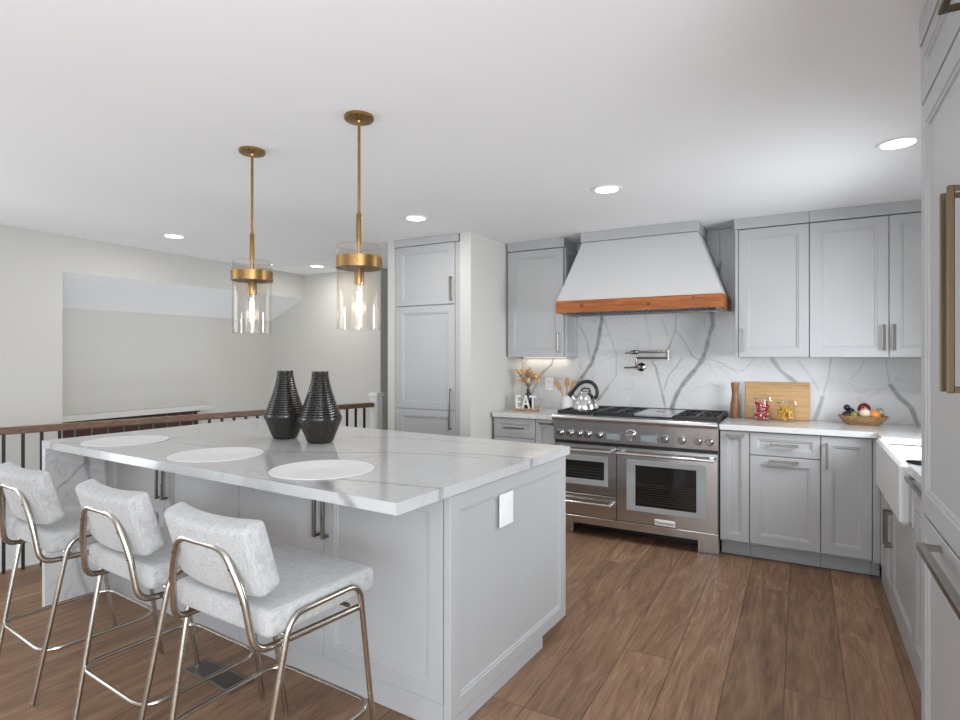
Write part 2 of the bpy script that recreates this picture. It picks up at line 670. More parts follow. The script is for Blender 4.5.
def thing(name, label, cat, loc=(0, 0, 0), rotz=0.0, group=None):
    o = bpy.data.objects.new(name, None)
    o.empty_display_size = 0.05
    COL.objects.link(o)
    o.location = loc
    o.rotation_euler = (0, 0, rotz)
    return tag(o, label, cat, group)


def solo(name, mb, mat, label, cat, loc, group=None, kind=None, smooth=35):
    """a thing that is one mesh; builder is in world coordinates, origin goes to loc"""
    lv = Vector(loc)
    mb.v = [tuple(Vector(p) - lv) for p in mb.v]
    o = obj(name, mb, mat, None, smooth=smooth)
    o.location = loc
    return tag(o, label, cat, group, kind)


def struct(name, mb, mat, parent=None, smooth=30, veins=None):
    o = obj(name, mb, mat, parent, smooth=smooth, veins=veins)
    if parent is None:
        o['kind'] = 'structure'
    return o


def dup_tree(o, parent=None):
    c = o.copy()
    COL.objects.link(c)
    if parent is not None:
        c.parent = parent
    for ch in o.children:
        dup_tree(ch, c)
    return c


def fillet(pts, rad, n=6, closed=False):
    P = [Vector(p) for p in pts]
    out = []
    N = len(P)
    for i in range(N):
        if not closed and i in (0, N - 1):
            out.append(P[i])
            continue
        a, b, c = P[i - 1], P[i], P[(i + 1) % N]
        r = rad[i] if isinstance(rad, (list, tuple)) else rad
        d1, d2 = (a - b), (c - b)
        l = min(r, d1.length * .48, d2.length * .48)
        p0 = b + d1.normalized() * l
        p2 = b + d2.normalized() * l
        for k in range(n + 1):
            t = k / n
            out.append(p0 * (1 - t) ** 2 + b * 2 * t * (1 - t) + p2 * t * t)
    return out


def vein_values(U, V, lines):
    """U,V arrays; lines: (points, half width, strength)"""
    val = np.zeros(U.shape, dtype=np.float64)
    wob = 0.35 * np.sin(U * 37 + np.sin(V * 23) * 2) + 0.3 * np.sin(V * 41 + np.sin(U * 19) * 2)
    for pts, hw, st in lines:
        best = np.full(U.shape, 9.0)
        for (ax, ay), (bx, by) in zip(pts, pts[1:]):
            dx, dy = bx - ax, by - ay
            L2 = dx * dx + dy * dy + 1e-12
            t = np.clip(((U - ax) * dx + (V - ay) * dy) / L2, 0, 1)
            d = np.hypot(U - (ax + t * dx), V - (ay + t * dy))
            best = np.minimum(best, d)
        best = np.maximum(0, best + wob * hw * .5)
        s = np.clip(1.45 - best / hw, 0, 1)
        val = np.maximum(val, s * s * (3 - 2 * s) * st)
    return val


def vein_sheet(u0, u1, v0, v1, step, lines, place):
    """grid with vein values; place(u, v) -> xyz"""
    nu = max(2, int((u1 - u0) / step) + 1)
    nv = max(2, int((v1 - v0) / step) + 1)
    us = np.linspace(u0, u1, nu)
    vs = np.linspace(v0, v1, nv)
    U, V = np.meshgrid(us, vs, indexing='ij')
    val = vein_values(U, V, lines).ravel()
    verts = [place(u, v) for u in us for v in vs]
    faces = [(i * nv + j, (i + 1) * nv + j, (i + 1) * nv + j + 1, i * nv + j + 1) for i in range(nu - 1) for j in range(nv - 1)]
    return verts, faces, list(val)


def text_mb(s, size, depth, T, shear=0.0, align='CENTER'):
    c = bpy.data.curves.new('tmp', 'FONT')
    c.body = s
    c.size = size
    c.extrude = depth
    c.shear = shear
    c.align_x = align
    c.align_y = 'BOTTOM_BASELINE'
    o = bpy.data.objects.new('tmp', c)
    COL.objects.link(o)
    dg = bpy.context.evaluated_depsgraph_get()
    me = bpy.data.meshes.new_from_object(o.evaluated_get(dg))
    mb = MB()
    mb.add([v.co.copy() for v in me.vertices], [tuple(p.vertices) for p in me.polygons], T)
    bpy.data.objects.remove(o)
    bpy.data.curves.remove(c)
    bpy.data.meshes.remove(me)
    return mb


# ================================================================== SETTING
WX0, WX1, WYB, WYF = -5.25, 1.04, 4.83, -2.6        # left wall, right wall, range wall, wall behind the camera
ALC = -5.86                                         # back of the stair alcove
FAR = 5.05

# floor stops at the stair opening on the left
fe0, fe1 = (-4.60, 1.00), (-3.70, 4.36)             # line of the stair guard
m = MB()
poly = [(-5.4, WYF - .1), (1.2, WYF - .1), (1.2, 5.0), (-2.4, 5.0), (-2.4, 6.4), (-4.2, 6.4), (-4.2, 5.0), (-3.62, 5.0), (-3.62, 4.40), (fe1[0] - .06, fe1[1]), (fe0[0] - .06, fe0[1]), (-5.4, 1.0)]
m.prism(poly, 'z', -0.06, 0.0)
struct('floor', m, M_FLOOR)

struct('ceiling', MB().box(-6.2, 1.2, WYF - .1, 6.5, CEIL, CEIL + .08), M_CEIL)

# left wall: solid up to the alcove, header above it, everything runs down into the stairwell
m = MB()
m.box(-5.40, WX0, WYF, -1.95, 0, CEIL)
m.box(-5.40, WX0, -1.95, 0.75, 0, 0.35)
m.box(-5.40, WX0, -1.95, 0.75, 2.15, CEIL)
m.box(-5.40, WX0, 0.75, 2.43, -1.25, CEIL)
struct('wall_left', m, M_WALL)
m = MB()
m.prism([(-5.40, 2.15), (WX0, 2.075), (WX0, CEIL), (-5.40, CEIL)], 'y', 2.43, FAR)
struct('wall_header', m, M_WALL)
# sloping soffit of the stairs above
m = MB()
m.prism([(WX0 - .002, 2.074), (ALC, 1.822), (ALC, 1.90), (WX0 - .002, 2.15)], 'y', 2.43, FAR)
struct('ceiling_soffit', m, M_CEIL)
m = MB()
m.box(ALC - .1, ALC, 2.40, FAR, -1.25, 1.95)
m.box(ALC, -5.40, 2.33, 2.43, -1.25, 2.2)
struct('wall_alcove', m, M_WALL)
struct('wall_far', MB().box(ALC - .1, -4.09, FAR, FAR + .1, -1.25, CEIL), M_WALL)
m = MB()
m.box(-4.19, -4.09, FAR + .1, 6.4, 0, CEIL)
m.box(-4.19, -3.0, 6.3, 6.4, 0, CEIL)
struct('wall_hall', m, M_WALL)
struct('floor_stairwell', MB().box(ALC, -3.6, 0.9, FAR, -1.3, -1.25), M_FLOOR)
m = MB()
m.add([(fe0[0] - .062, fe0[1], -.28), (fe1[0] - .062, fe1[1], -.28), (fe1[0] - .062, fe1[1], .012), (fe0[0] - .062, fe0[1], .012),
       (fe0[0] - .08, fe0[1], -.28), (fe1[0] - .08, fe1[1], -.28), (fe1[0] - .08, fe1[1], .012), (fe0[0] - .08, fe0[1], .012)],
      [(0, 1, 2, 3), (4, 5, 6, 7), (0, 1, 5, 4), (3, 2, 6, 7), (0, 3, 7, 4), (1, 2, 6, 5)])
struct('trim_1', m, M_TRIM)

# pantry block and range wall
m = MB()
m.box(-3.11, -3.038, 3.94, 6.3, 0, CEIL)
m.prism([(-2.383, 3.94), (-2.284, 3.94), (-2.246, 4.9), (-2.383, 4.9)], 'z', 0, CEIL)
m.box(-3.038, -2.383, 4.62, 4.72, 0, CEIL)
struct('wall_pantry', m, M_WALL)
m = MB()
m.box(-2.287, 1.2, WYB, WYB + .1, 0, CEIL)
struct('wall_range', m, M_WALL)
# right wall with the window over the sink and an added opening
m = MB()
m.box(WX1, WX1 + .1, WYF, -1.75, 0, CEIL)
m.box(WX1, WX1 + .1, -1.75, .25, 0, .45)
m.box(WX1, WX1 + .1, -1.75, .25, 2.16, CEIL)
m.box(WX1, WX1 + .1, .25, 3.05, 0, CEIL)
m.box(WX1, WX1 + .1, 4.05, WYB, 0, CEIL)
m.box(WX1, WX1 + .1, 3.05, 4.05, 0, 1.06)
m.box(WX1, WX1 + .1, 3.05, 4.05, 2.16, CEIL)
struct('wall_right', m, M_WALL)
w = struct('window_1', MB().box(WX1 + .03, WX1 + .07, 3.05, 3.10, 1.06, 2.16).box(WX1 + .03, WX1 + .07, 4.0, 4.05, 1.06, 2.16)
           .box(WX1 + .03, WX1 + .07, 3.10, 4.0, 1.06, 1.11).box(WX1 + .03, WX1 + .07, 3.10, 4.0, 2.11, 2.16), M_WINFR)
obj('pane', MB().box(WX1 + .045, WX1 + .05, 3.10, 4.0, 1.11, 2.11), M_GLASS, w)
w = struct('window_added', MB().box(WX1 + .03, WX1 + .07, -1.75, -1.70, .45, 2.16).box(WX1 + .03, WX1 + .07, .20, .25, .45, 2.16)  # unseen window added to go with the right-hand fill
           .box(WX1 + .03, WX1 + .07, -1.70, .20, .45, .50).box(WX1 + .03, WX1 + .07, -1.70, .20, 2.11, 2.16), M_WINFR)
obj('pane', MB().box(WX1 + .045, WX1 + .05, -1.70, .20, .50, 2.11), M_GLASS, w)
# wall behind the camera with wide glass doors
m = MB()
m.box(-5.4, -2.6, WYF - .1, WYF, 0, CEIL)
m.box(0.9, 1.2, WYF - .1, WYF, 0, CEIL)
m.box(-2.6, 0.9, WYF - .1, WYF, 2.22, CEIL)
struct('wall_front', m, M_WALL)
m = MB()
for k in range(4):
    x = -2.6 + 3.44 * k / 3
    m.box(x, x + .06, WYF - .07, WYF - .02, 0, 2.22)
m.box(-2.6, 0.9, WYF - .07, WYF - .02, 2.16, 2.22)
m.box(-2.6, 0.9, WYF - .07, WYF - .02, 0, .08)
w = struct('window_2', m, M_WINFR)
for k in range(3):
    x = -2.6 + 3.44 * k / 3
    obj('pane', MB().box(x + .06, x + 1.146, WYF - .05, WYF - .045, .08, 2.16), M_GLASS, w)
w = struct('window_3', MB().box(-5.36, -5.30, -1.95, -1.89, .35, 2.15).box(-5.36, -5.30, .69, .75, .35, 2.15).box(-5.36, -5.30, -.63, -.57, .35, 2.15)
           .box(-5.36, -5.30, -1.89, .69, .35, .41).box(-5.36, -5.30, -1.89, .69, 2.09, 2.15), M_WINFR)
obj('pane', MB().box(-5.335, -5.33, -1.89, .69, .41, 2.09), M_GLASS, w)

# brick hearth with a white shelf seen through the stair guard
t = thing('brick_hearth', 'dark red brick hearth under a white shelf, beyond the stair railing', 'hearth', (ALC, 3.2, -1.25))
obj('brick_face', MB().box(ALC + .001, ALC + .10, 2.44, 3.98, -1.25, .775), M_BRICK, t, local=False)
obj('shelf', MB().box(ALC + .001, ALC + .13, 2.44, 4.15, .79, .845, .004), M_WALL, t, local=False)
obj('shelf_shadow_gap', MB().box(ALC + .001, ALC + .115, 2.44, 4.0, .775, .79), M_BLACK, t, local=False)  # black strip painted in for the shadow gap under the shelf

# ------------------------------------------------------------------ stair railing
t = thing('stair_railing', 'walnut handrail on thin black balusters along the stair opening', 'railing', (fe0[0], fe0[1], 0))
dirv = Vector((fe1[0] - fe0[0], fe1[1] - fe0[1], 0))
Lr = dirv.length
dirv.normalize()
ang = math.atan2(dirv.y, dirv.x)
TR = Matrix.Translation((fe0[0], fe0[1], 0)) @ Matrix.Rotation(ang, 4, 'Z')
obj('handrail', MB().box(0, Lr + .07, -.032, .032, .880, .925, .008, TR), M_RAILW, t, local=False)
nb = int(Lr / .097)
bal0 = None
for k in range(nb + 1):
    p = TR @ Vector((.055 + k * .097, 0, 0))
    b = obj('baluster', MB().box(-.009, .009, -.009, .009, 0.001, .882), M_BLACK, t) if bal0 is None else bal0.copy()
    if bal0 is None:
        bal0 = b
    else:
        COL.objects.link(b)
    b.location = (p.x - fe0[0], p.y - fe0[1], 0)
    b.rotation_euler = (0, 0, ang)
nm = MB()
nm.box(-3.725, -3.635, 4.435, 4.525, .001, .985, .004).box(-3.74, -3.62, 4.42, 4.54, .985, 1.005, .003).box(-3.73, -3.63, 4.43, 4.53, 1.005, 1.02, .005)
solo('newel_post', nm, M_TRIM, 'white square newel post at the far end of the stair railing', 'post', (-3.68, 4.48, 0))

# ------------------------------------------------------------------ recessed ceiling lights


def can(x, y, label):
    t = thing('recessed_light', label, 'ceiling light', (x, y, CEIL), 0, 'recessed ceiling lights')
    r = MB()
    r.lathe([(.066, -.002), (.070, -.006), (.084, -.006), (.088, -.001), (.088, -.0005), (.066, -.0005)], seg=36)
    obj('trim_ring', r, M_TRIM, t)
    obj('lens', MB().lathe([(0, -.0045), (.066, -.0045), (.066, -.001), (0, -.001)], seg=36), M_LENS, t)
    d = bpy.data.lights.new('downlight', 'AREA')
    d.shape = 'DISK'
    d.size = .12
    d.energy = 5.5
    d.color = (1.0, .965, .925)
    o = bpy.data.objects.new('downlight', d)
    COL.objects.link(o)
    o.parent = t
    o.location = (0, 0, -.012)
    return t


for (x, y), lb in zip([(.393, 3.275), (-1.001, 3.333), (-2.402, 3.364), (-4.493, 2.896), (-4.612, 4.612)],
                      ['round ceiling downlight close to the tall cabinet wall on the right', 'round ceiling downlight in front of the range hood',
                       'round ceiling downlight in front of the tall pantry cabinet', 'round ceiling downlight nearest the left wall, left of the pendants',
                       'smallest round ceiling downlight, between the two pendants near the far wall']):
    can(x, y, lb)

# ================================================================== RANGE WALL
UF = 4.51        # upper cabinet fronts
BF = 4.26        # base cabinet fronts

bs = [
    ([(-1.93, 1.37), (-1.958, 1.3), (-2.019, 1.25), (-2.066, 1.2), (-2.101, 1.129), (-2.164, 1.015)], .011, .75),
    ([(-2.036, 1.187), (-1.939, 1.188), (-1.854, 1.177)], .008, .4),
    ([(-1.49, 1.75), (-1.508, 1.587), (-1.538, 1.443), (-1.587, 1.313), (-1.681, 1.182), (-1.779, 1.063), (-1.854, .946)], .016, .95),
    ([(-.613, 1.76), (-.602, 1.627), (-.638, 1.498), (-.672, 1.364), (-.734, 1.274), (-.806, 1.183), (-.864, 1.09), (-.891, 1.035), (-.926, .917)], .017, .95),
    ([(-1.069, 1.331), (-1.037, 1.282), (-1.01, 1.16), (-.989, 1.082), (-.958, .941)], .008, .8),
    ([(-1.698, 1.657), (-1.655, 1.58), (-1.623, 1.511), (-1.596, 1.346)], .006, .55),
    ([(-1.472, 1.689), (-1.406, 1.508), (-1.366, 1.394), (-1.366, 1.22), (-1.446, 1.107)], .005, .5),
    ([(-1.446, 1.107), (-1.534, .993), (-1.60, .92)], .010, .7),
    ([(-.877, 1.726), (-.885, 1.59), (-.928, 1.469), (-.973, 1.364)], .005, .6),
    ([(-.995, 1.684), (-.943, 1.553)], .005, .4),
    ([(-.887, 1.59), (-.848, 1.544), (-.791, 1.453), (-.757, 1.38), (-.682, 1.333)], .005, .55),
    ([(-.667, 1.372), (-.528, 1.319), (-.429, 1.249)], .005, .5),
    ([(-1.126, 1.727), (-1.102, 1.595), (-1.077, 1.471)], .004, .4),
    ([(-.833, 1.364), (-.88, 1.29), (-.942, 1.218), (-.973, 1.103)], .006, .5),
    ([(-.216, 1.424), (-.192, 1.365), (-.138, 1.275), (-.045, 1.193), (.032, 1.117)], .013, .8),
    ([(-.478, 1.287), (-.394, 1.265), (-.331, 1.326)], .004, .45),
    ([(-.019, 1.343), (.063, 1.227), (.113, 1.137)], .005, .45),
    ([(.191, 1.38), (.172, 1.229), (.134, 1.079)], .005, .5),
    ([(.134, 1.079), (.11, .99), (.085, .916)], .014, .8),
    ([(.511, 1.386), (.516, 1.283), (.536, 1.177)], .004, .4),
    ([(.536, 1.177), (.581, 1.102), (.648, 1.028), (.687, .92)], .014, .85),
    ([(.39, 1.351), (.349, 1.267), (.302, 1.21)], .004, .35),
    ([(-.554, 2.345), (-.55, 2.111)], .005, .6), ([(-.55, 2.111), (-.555, 2.05), (-.57, 1.95), (-.575, 1.80)], .012, .85),
    ([(.80, 1.38), (.86, 1.2), (.83, 1.05), (.95, .93)], .010, .7),
]
v1, f1, a1 = vein_sheet(-2.2475, 1.036, .915, 1.369, .006, bs, lambda u, v: (u, WYB - .012, v))
v2, f2, a2 = vein_sheet(-1.716, -.420, 1.369, 2.363, .007, bs, lambda u, v: (u, WYB - .012, v))
m = MB()
m.add(v1, f1).add(v2, f2)
nv = len(m.v)
m.box(-2.2475, 1.036, WYB - .0115, WYB - .001, .915, 1.369)
m.box(-1.716, -.420, WYB - .0115, WYB - .001, 1.369, 2.363)
o = obj('marble_backsplash', m, M_MARB, None, smooth=0, veins=a1 + a2 + [0] * (len(m.v) - nv))
tag(o, 'white grey-veined stone backsplash behind the range', 'backsplash')


def base_unit(name, label, x0, x1, fronts, group=None):
    """fronts: (part name, z0, z1, handle spec) ; handle = (cx, cz, length, vertical)"""
    t = thing(name, label, 'cabinet', ((x0 + x1) / 2, 4.54, 0), 0, group)
    g = .0025
    obj('carcass', MB().box(x0 + .001, x1 - .001, BF + .022, 4.80, .11, .872), M_CAB, t, local=False)
    obj('toe_kick', MB().box(x0 + .001, x1 - .001, BF + .10, BF + .12, 0.001, .109), M_KICK, t, local=False)
    for pn, z0, z1, h in fronts:
        fr = .058 if (z1 - z0) > .25 else .042
        if x1 - x0 < .25: fr = .047
        d = obj(pn, MB().shaker(x0 + g, z0, x1 - x0 - 2 * g, z1 - z0, BF, fr=fr), M_CAB, t, local=False)
        if h:
            obj('handle', MB().pull(h[0], h[1], h[2], h[3], BF), M_PULL, d, local=False)
    return t


ZB, ZT = .122, .868
base_unit('base_cabinet', 'narrow grey pull-out cabinet just right of the range', -.488, -.302, [('door', ZB, ZT, (-.392, .838, .11, False))])
base_unit('base_cabinet', 'grey cabinet with a small drawer over a deep pull-out, middle of the right run', -.302, .110,
          [('drawer', .718, ZT, (-.096, .793, .165, False)), ('door', ZB, .712, (-.096, .686, .165, False))])
base_unit('base_cabinet', 'grey corner cabinet whose single door has a vertical handle, left of the sink', .110, .384, [('door', ZB, ZT, (.142, .745, .165, True))])
base_unit('base_cabinet', 'grey drawer cabinet beside the pantry wall, left of the range', -2.247, -1.868,
          [('drawer', .712, ZT, (-2.055, .792, .175, False)), ('drawer', .42, .706, (-2.055, .66, .175, False)), ('drawer', ZB, .414, (-2.055, .37, .175, False))])
base_unit('base_cabinet', 'narrow grey pull-out cabinet just left of the range', -1.868, -1.694, [('door', ZB, ZT, (-1.768, .842, .11, False))])

# ---- countertops
cv = [([(-.30, 4.40), (-.24, 4.30), (-.20, 4.22)], .012, .6), ([(.0, 4.6), (.10, 4.4), (.16, 4.23)], .006, .5), ([(-.45, 4.55), (-.1, 4.5), (.3, 4.35)], .005, .4),
      ([(.687, 4.82), (.66, 4.6), (.70, 4.3)], .012, .6), ([(.5, 4.0), (.75, 4.06), (1.0, 4.02)], .010, .5)]


def slab(parts, lines):
    """horizontal slabs (x0,x1,y0,y1) at counter height with veined tops and front drops"""
    m = MB()
    vals = []
    for x0, x1, y0, y1 in parts:
        v, f, a = vein_sheet(x0, x1, y0, y1, .02, lines, lambda u, w: (u, w, .914))
        m.add(v, f)
        vals += a
        n = len(m.v)
        m.box(x0, x1, y0, y1, .875, .9136, .002)
        vals += [0] * (len(m.v) - n)
    return m, vals


m, vals = slab([(-.489, 1.035, 4.235, 4.816), (.402, 1.035, 4.005, 4.235), (.86, 1.035, 3.085, 4.005), (.402, 1.035, 2.125, 3.085)], cv)
o = obj('countertop', m, M_MARB, None, smooth=0, veins=vals)
tag(o, 'white veined L-shaped countertop right of the range, running to the sink', 'countertop')
m, vals = slab([(-2.249, -1.692, 4.235, 4.816)], [([(-2.2, 4.7), (-2.1, 4.5), (-2.0, 4.24)], .006, .4)])
o = obj('countertop', m, M_MARB, None, smooth=0, veins=vals)
tag(o, 'short white countertop left of the range, against the pantry wall', 'countertop')

# ---- upper cabinets


def upper_unit(name, label, x0, x1, doors, crown_l=0, crown_r=0, side=None):
    t = thing(name, label, 'cabinet', ((x0 + x1) / 2, 4.66, 1.37))
    obj('carcass', MB().box(x0 + .001, x1 - .001, UF + .022, WYB - .013, 1.37, 2.287), M_CAB, t, local=False)
    obj('crown', MB().box(x0 + .001 - crown_l, x1 - .001 + crown_r, UF - .004, WYB - .014, 2.289, CEIL - .001, .001), M_CAB, t, local=False)
    for dx0, dx1, h in doors:
        d = obj('door', MB().shaker(dx0 + .0025, 1.371, dx1 - dx0 - .005, .911, UF, fr=.06), M_CAB, t, local=False)
        obj('handle', MB().pull(h[0], h[1], .165, True, UF), M_PULL, d, local=False)
    return t


tL = upper_unit('upper_cabinet', 'grey wall cabinet left of the hood, above the letter decor', -2.243, -1.722, [(-2.243, -1.725, (-1.768, 1.492))], 0, .006)
Rz = Matrix.Translation((-1.722, 0, 0)) @ Matrix.Rotation(PI / 2, 4, 'Z')
obj('side_panel', MB().shaker(UF + .024, 1.3705, WYB - .014 - UF - .024, .914, -.012, t=.011, fr=.05, rec=.007, T=Rz), M_CAB, tL, local=False)
obj('light_strip', MB().box(-2.20, -1.80, 4.76, 4.79, 1.364, 1.3695), M_STRIP, tL, local=False)
d = bpy.data.lights.new('under_cabinet_glow', 'AREA')
d.shape = 'RECTANGLE'; d.size = .42; d.size_y = .03; d.energy = .28; d.color = (1, .86, .68)
o = bpy.data.objects.new('under_cabinet_glow', d)
COL.objects.link(o)
o.parent = tL
o.location = (-2.0 + 1.9825, 4.775 - 4.66, 1.360 - 1.37)
t1 = upper_unit('upper_cabinet', 'grey single-door wall cabinet just right of the hood', -.415, .049, [(-.393, .049, (-.370, 1.493))], .006)
obj('filler_strip', MB().box(-.414, -.395, UF + .002, UF + .022, 1.371, 2.287), M_CAB, t1, local=False)
upper_unit('upper_cabinet', 'grey two-door wall cabinet at the right, over the fruit bowl', .049, 1.0, [(.049, .494, (.467, 1.498)), (.494, 1.0, (.521, 1.498))])

# ---- pantry cabinet
t = thing('pantry_cabinet', 'tall grey pantry cabinet set into the wall beyond the island', 'cabinet', (-2.71, 4.28, 0))
obj('carcass', MB().box(-3.036, -2.386, 3.962, 4.61, .10, 2.30), M_CAB, t, local=False)
obj('crown', MB().box(-3.036, -2.394, 3.928, 4.61, 2.303, CEIL - .001, .001), M_CAB, t, local=False)
obj('filler_strip', MB().box(-2.430, -2.386, 3.946, 3.962, .001, 2.30), M_CAB, t, local=False)
obj('filler_strip', MB().box(-3.036, -3.013, 3.946, 3.962, .001, 2.30), M_CAB, t, local=False)
d = obj('door', MB().shaker(-3.011, 1.803, .577, .497, 3.94, fr=.055), M_CAB, t, local=False)
obj('handle', MB().pull(-2.462, 1.925, .19, True, 3.94), M_PULL, d, local=False)
d = obj('door', MB().shaker(-3.011, .94, .577, .855, 3.94, fr=.055).shaker(-3.011, .11, .577, .826, 3.94, fr=.055), M_CAB, t, local=False)
obj('handle', MB().pull(-2.470, .95, .33, True, 3.94), M_PULL, d, local=False)

# ------------------------------------------------------------------ range hood
t = thing('range_hood', 'white tapered range hood with an orange wood band, above the range', 'range hood', (-1.09, 4.56, 1.72))
m = MB()
yb = WYB - .014
bz, tz = 1.816, 2.286
b4 = [(-1.700, 4.300, bz), (-.477, 4.300, bz), (-.477, yb, bz), (-1.700, yb, bz)]
t4 = [(-1.532, 4.425, tz), (-.655, 4.425, tz), (-.655, yb, tz), (-1.532, yb, tz)]
m.add(b4 + t4, [(0, 1, 2, 3), (4, 5, 6, 7), (0, 1, 5, 4), (1, 2, 6, 5), (2, 3, 7, 6), (3, 0, 4, 7)])
obj('hood_shell', m, M_HOOD, t, local=False, smooth=0)
obj('crown', MB().box(-1.540, -.647, 4.412, yb, 2.289, CEIL - .001, .001), M_CAB, t, local=False)
m = MB()
m.box(-1.706, -.471, 4.292, 4.312, 1.720, 1.815, .002)
m.box(-1.706, -1.686, 4.312, yb, 1.720, 1.815, .001)
m.box(-.491, -.471, 4.312, yb, 1.720, 1.815, .001)
obj('wood_band', m, M_HOODW, t, local=False)
m = MB()
m.box(-1.684, -.493, 4.314, 4.322, 1.722, 1.735)
m.box(-1.684, -.493, 4.76, yb - .002, 1.722, 1.735)
m.box(-1.684, -1.64, 4.322, 4.76, 1.722, 1.735)
m.box(-.535, -.493, 4.322, 4.76, 1.722, 1.735)
obj('liner', m, M_STEEL_D, t, local=False)
m = MB()
m.box(-1.64, -.535, 4.323, 4.759, 1.742, 1.770)
obj('filter_backing', m, M_BLACK, t, local=False)
m = MB()
for k in range(27):
    x = -1.636 + k * .0408
    m.box(x, x + .010, 4.324, 4.759, 1.730, 1.7418, .002)
obj('baffle_filter', m, M_STEEL_D, t, local=False)
for x in (-1.35, -1.09, -.82):
    obj('filter_latch', MB().box(x - .06, x + .06, 4.35, 4.362, 1.722, 1.7275, .002), M_CHROME, t, local=False)

# ------------------------------------------------------------------ range
RX0, RX1 = -1.688, -.492
RF = 4.22
t = thing('kitchen_range', 'wide stainless double-oven range with black gas grates under the hood', 'range', (-1.09, 4.5, 0))
obj('body', MB().box(RX0, RX1, RF + .03, 4.80, .10, .884, .002), M_STEEL_D, t, local=False)
obj('toe_panel', MB().box(RX0, RX1, RF, RF + .028, .10, .156, .002), M_STEEL, t, local=False)
for a, b in ((RX0 + .003, -1.555), (-.634, RX1 - .003)):
    obj('leg', MB().box(a, b, 4.275, 4.36, 0.001, .099, .002), M_STEEL, t, local=False)
for a, b in ((RX0 + .003, -1.60), (-.58, RX1 - .003)):
    obj('leg', MB().box(a, b, 4.70, 4.76, 0.001, .099, .002), M_STEEL_D, t, local=False)
obj('under_range_shade', MB().box(RX0 + .14, RX1 - .15, 4.44, 4.46, .001, .099), M_BLACK, t, local=False)  # black sheet added as the deep shade beneath the range
obj('seam', MB().box(RX0 + .004, RX1 - .004, RF + .006, RF + .029, .708, .731), M_BLACK, t, local=False)  # black strip stands in for shade in the gap below the control panel
obj('cooktop', MB().box(RX0, RX1, 4.215, 4.79, .886, .912, .003), M_STEEL, t, local=False)
obj('backguard', MB().box(RX0, RX1, 4.782, 4.812, .913, .957, .003), M_STEEL_D, t, local=False)
m = MB()
m.tube([(RX0 + .004, 4.186, .906), (RX1 - .004, 4.186, .906)], .0265, 24)
obj('bullnose', m, M_STEEL, t, local=False)
m = MB()
m.prism([(4.200, .884), (4.212, .732), (4.248, .732), (4.248, .884)], 'x', RX0, RX1)
obj('control_panel', m, M_STEEL, t, local=False, smooth=0)
Kx = Matrix.Rotation(PI / 2, 4, 'X')


def knob(x, z, R=.024, big=False):
    y = 4.2 + (.884 - z) / .152 * .012 - .001
    T = Matrix.Translation((x, y, z)) @ Kx @ Matrix.Rotation(0, 4, 'Z')
    mm = MB()
    if big:
        mm.lathe([(0, .0), (.040, 0), (.040, .006), (.033, .010), (.033, .03), (.030, .034), (0, .034)], seg=32, T=T)
        mm.box(-.030, .030, -.007, .007, .034, .044, .003, T)
    else:
        mm.lathe([(0, 0), (R * 1.18, 0), (R * 1.18, .005), (R, .007), (R * .96, .030), (R * .8, .034), (0, .034)], seg=24, T=T)
        mm.box(-R * .25, R * .25, -R * .9, R * .9, .030, .042, .003, T)
    return mm


for x, z in [(-1.634, .787), (-1.554, .787), (-1.484, .786), (-1.413, .786), (-1.325, .785), (-.845, .787), (-.730, .788), (-.623, .789), (-.548, .789)]:
    obj('knob', knob(x, z), M_KNOB, t, local=False)
obj('dial', knob(-1.088, .802, big=True), M_CHROME, t, local=False)
for x in (-1.213, -.957):
    p = obj('display_bezel', MB().box(x - .066, x + .066, 4.196, 4.206, .750, .815, .003), M_STEEL, t, local=False)
    obj('screen', MB().box(x - .050, x + .050, 4.193, 4.197, .764, .802, .002), M_LCD, p, local=False)


def oven(name, x0, x1, z0, z1, win=None, gl=None, hz=None, hx=None):
    p = obj(name, MB().box(x0, x1, RF, RF + .026, z0, z1, .003), M_STEEL, t, local=False)
    if win:
        wx0, wx1, wz0, wz1 = win
        gx0, gx1, gz0, gz1 = gl
        f = MB()
        f.box(wx0, gx0, RF - .006, RF + .001, wz0, wz1, .001).box(gx1, wx1, RF - .006, RF + .001, wz0, wz1, .001)
        f.box(gx0, gx1, RF - .006, RF + .001, wz0, gz0, .001).box(gx0, gx1, RF - .006, RF + .001, gz1, wz1, .001)
        obj('window_frame', f, M_GREY, p, local=False)
        obj('window_glass', MB().box(gx0, gx1, RF - .003, RF + .001, gz0, gz1), M_OVENG, p, local=False)
    h = MB()
    a, b = hx
    h.tube([(a, RF - .062, hz), (b, RF - .062, hz)], .0115, 16)
    for q in (a + .025, b - .025):
        h.box(q - .014, q + .014, RF - .062, RF, hz - .009, hz + .009, .003)
    obj('handle', h, M_CHROME, p, local=False)
    return p


big = oven('oven_door', -1.193, -.495, .160, .706, (-1.120, -.569, .250, .622), (-1.056, -.634, .288, .583), .668, (-1.180, -.510))
small = oven('oven_door', -1.685, -1.199, .334, .706, (-1.630, -1.261, .400, .624), (-1.600, -1.289, .444, .581), .668, (-1.672, -1.212))
oven('warming_drawer', -1.685, -1.199, .160, .328, None, None, .272, (-1.672, -1.212))
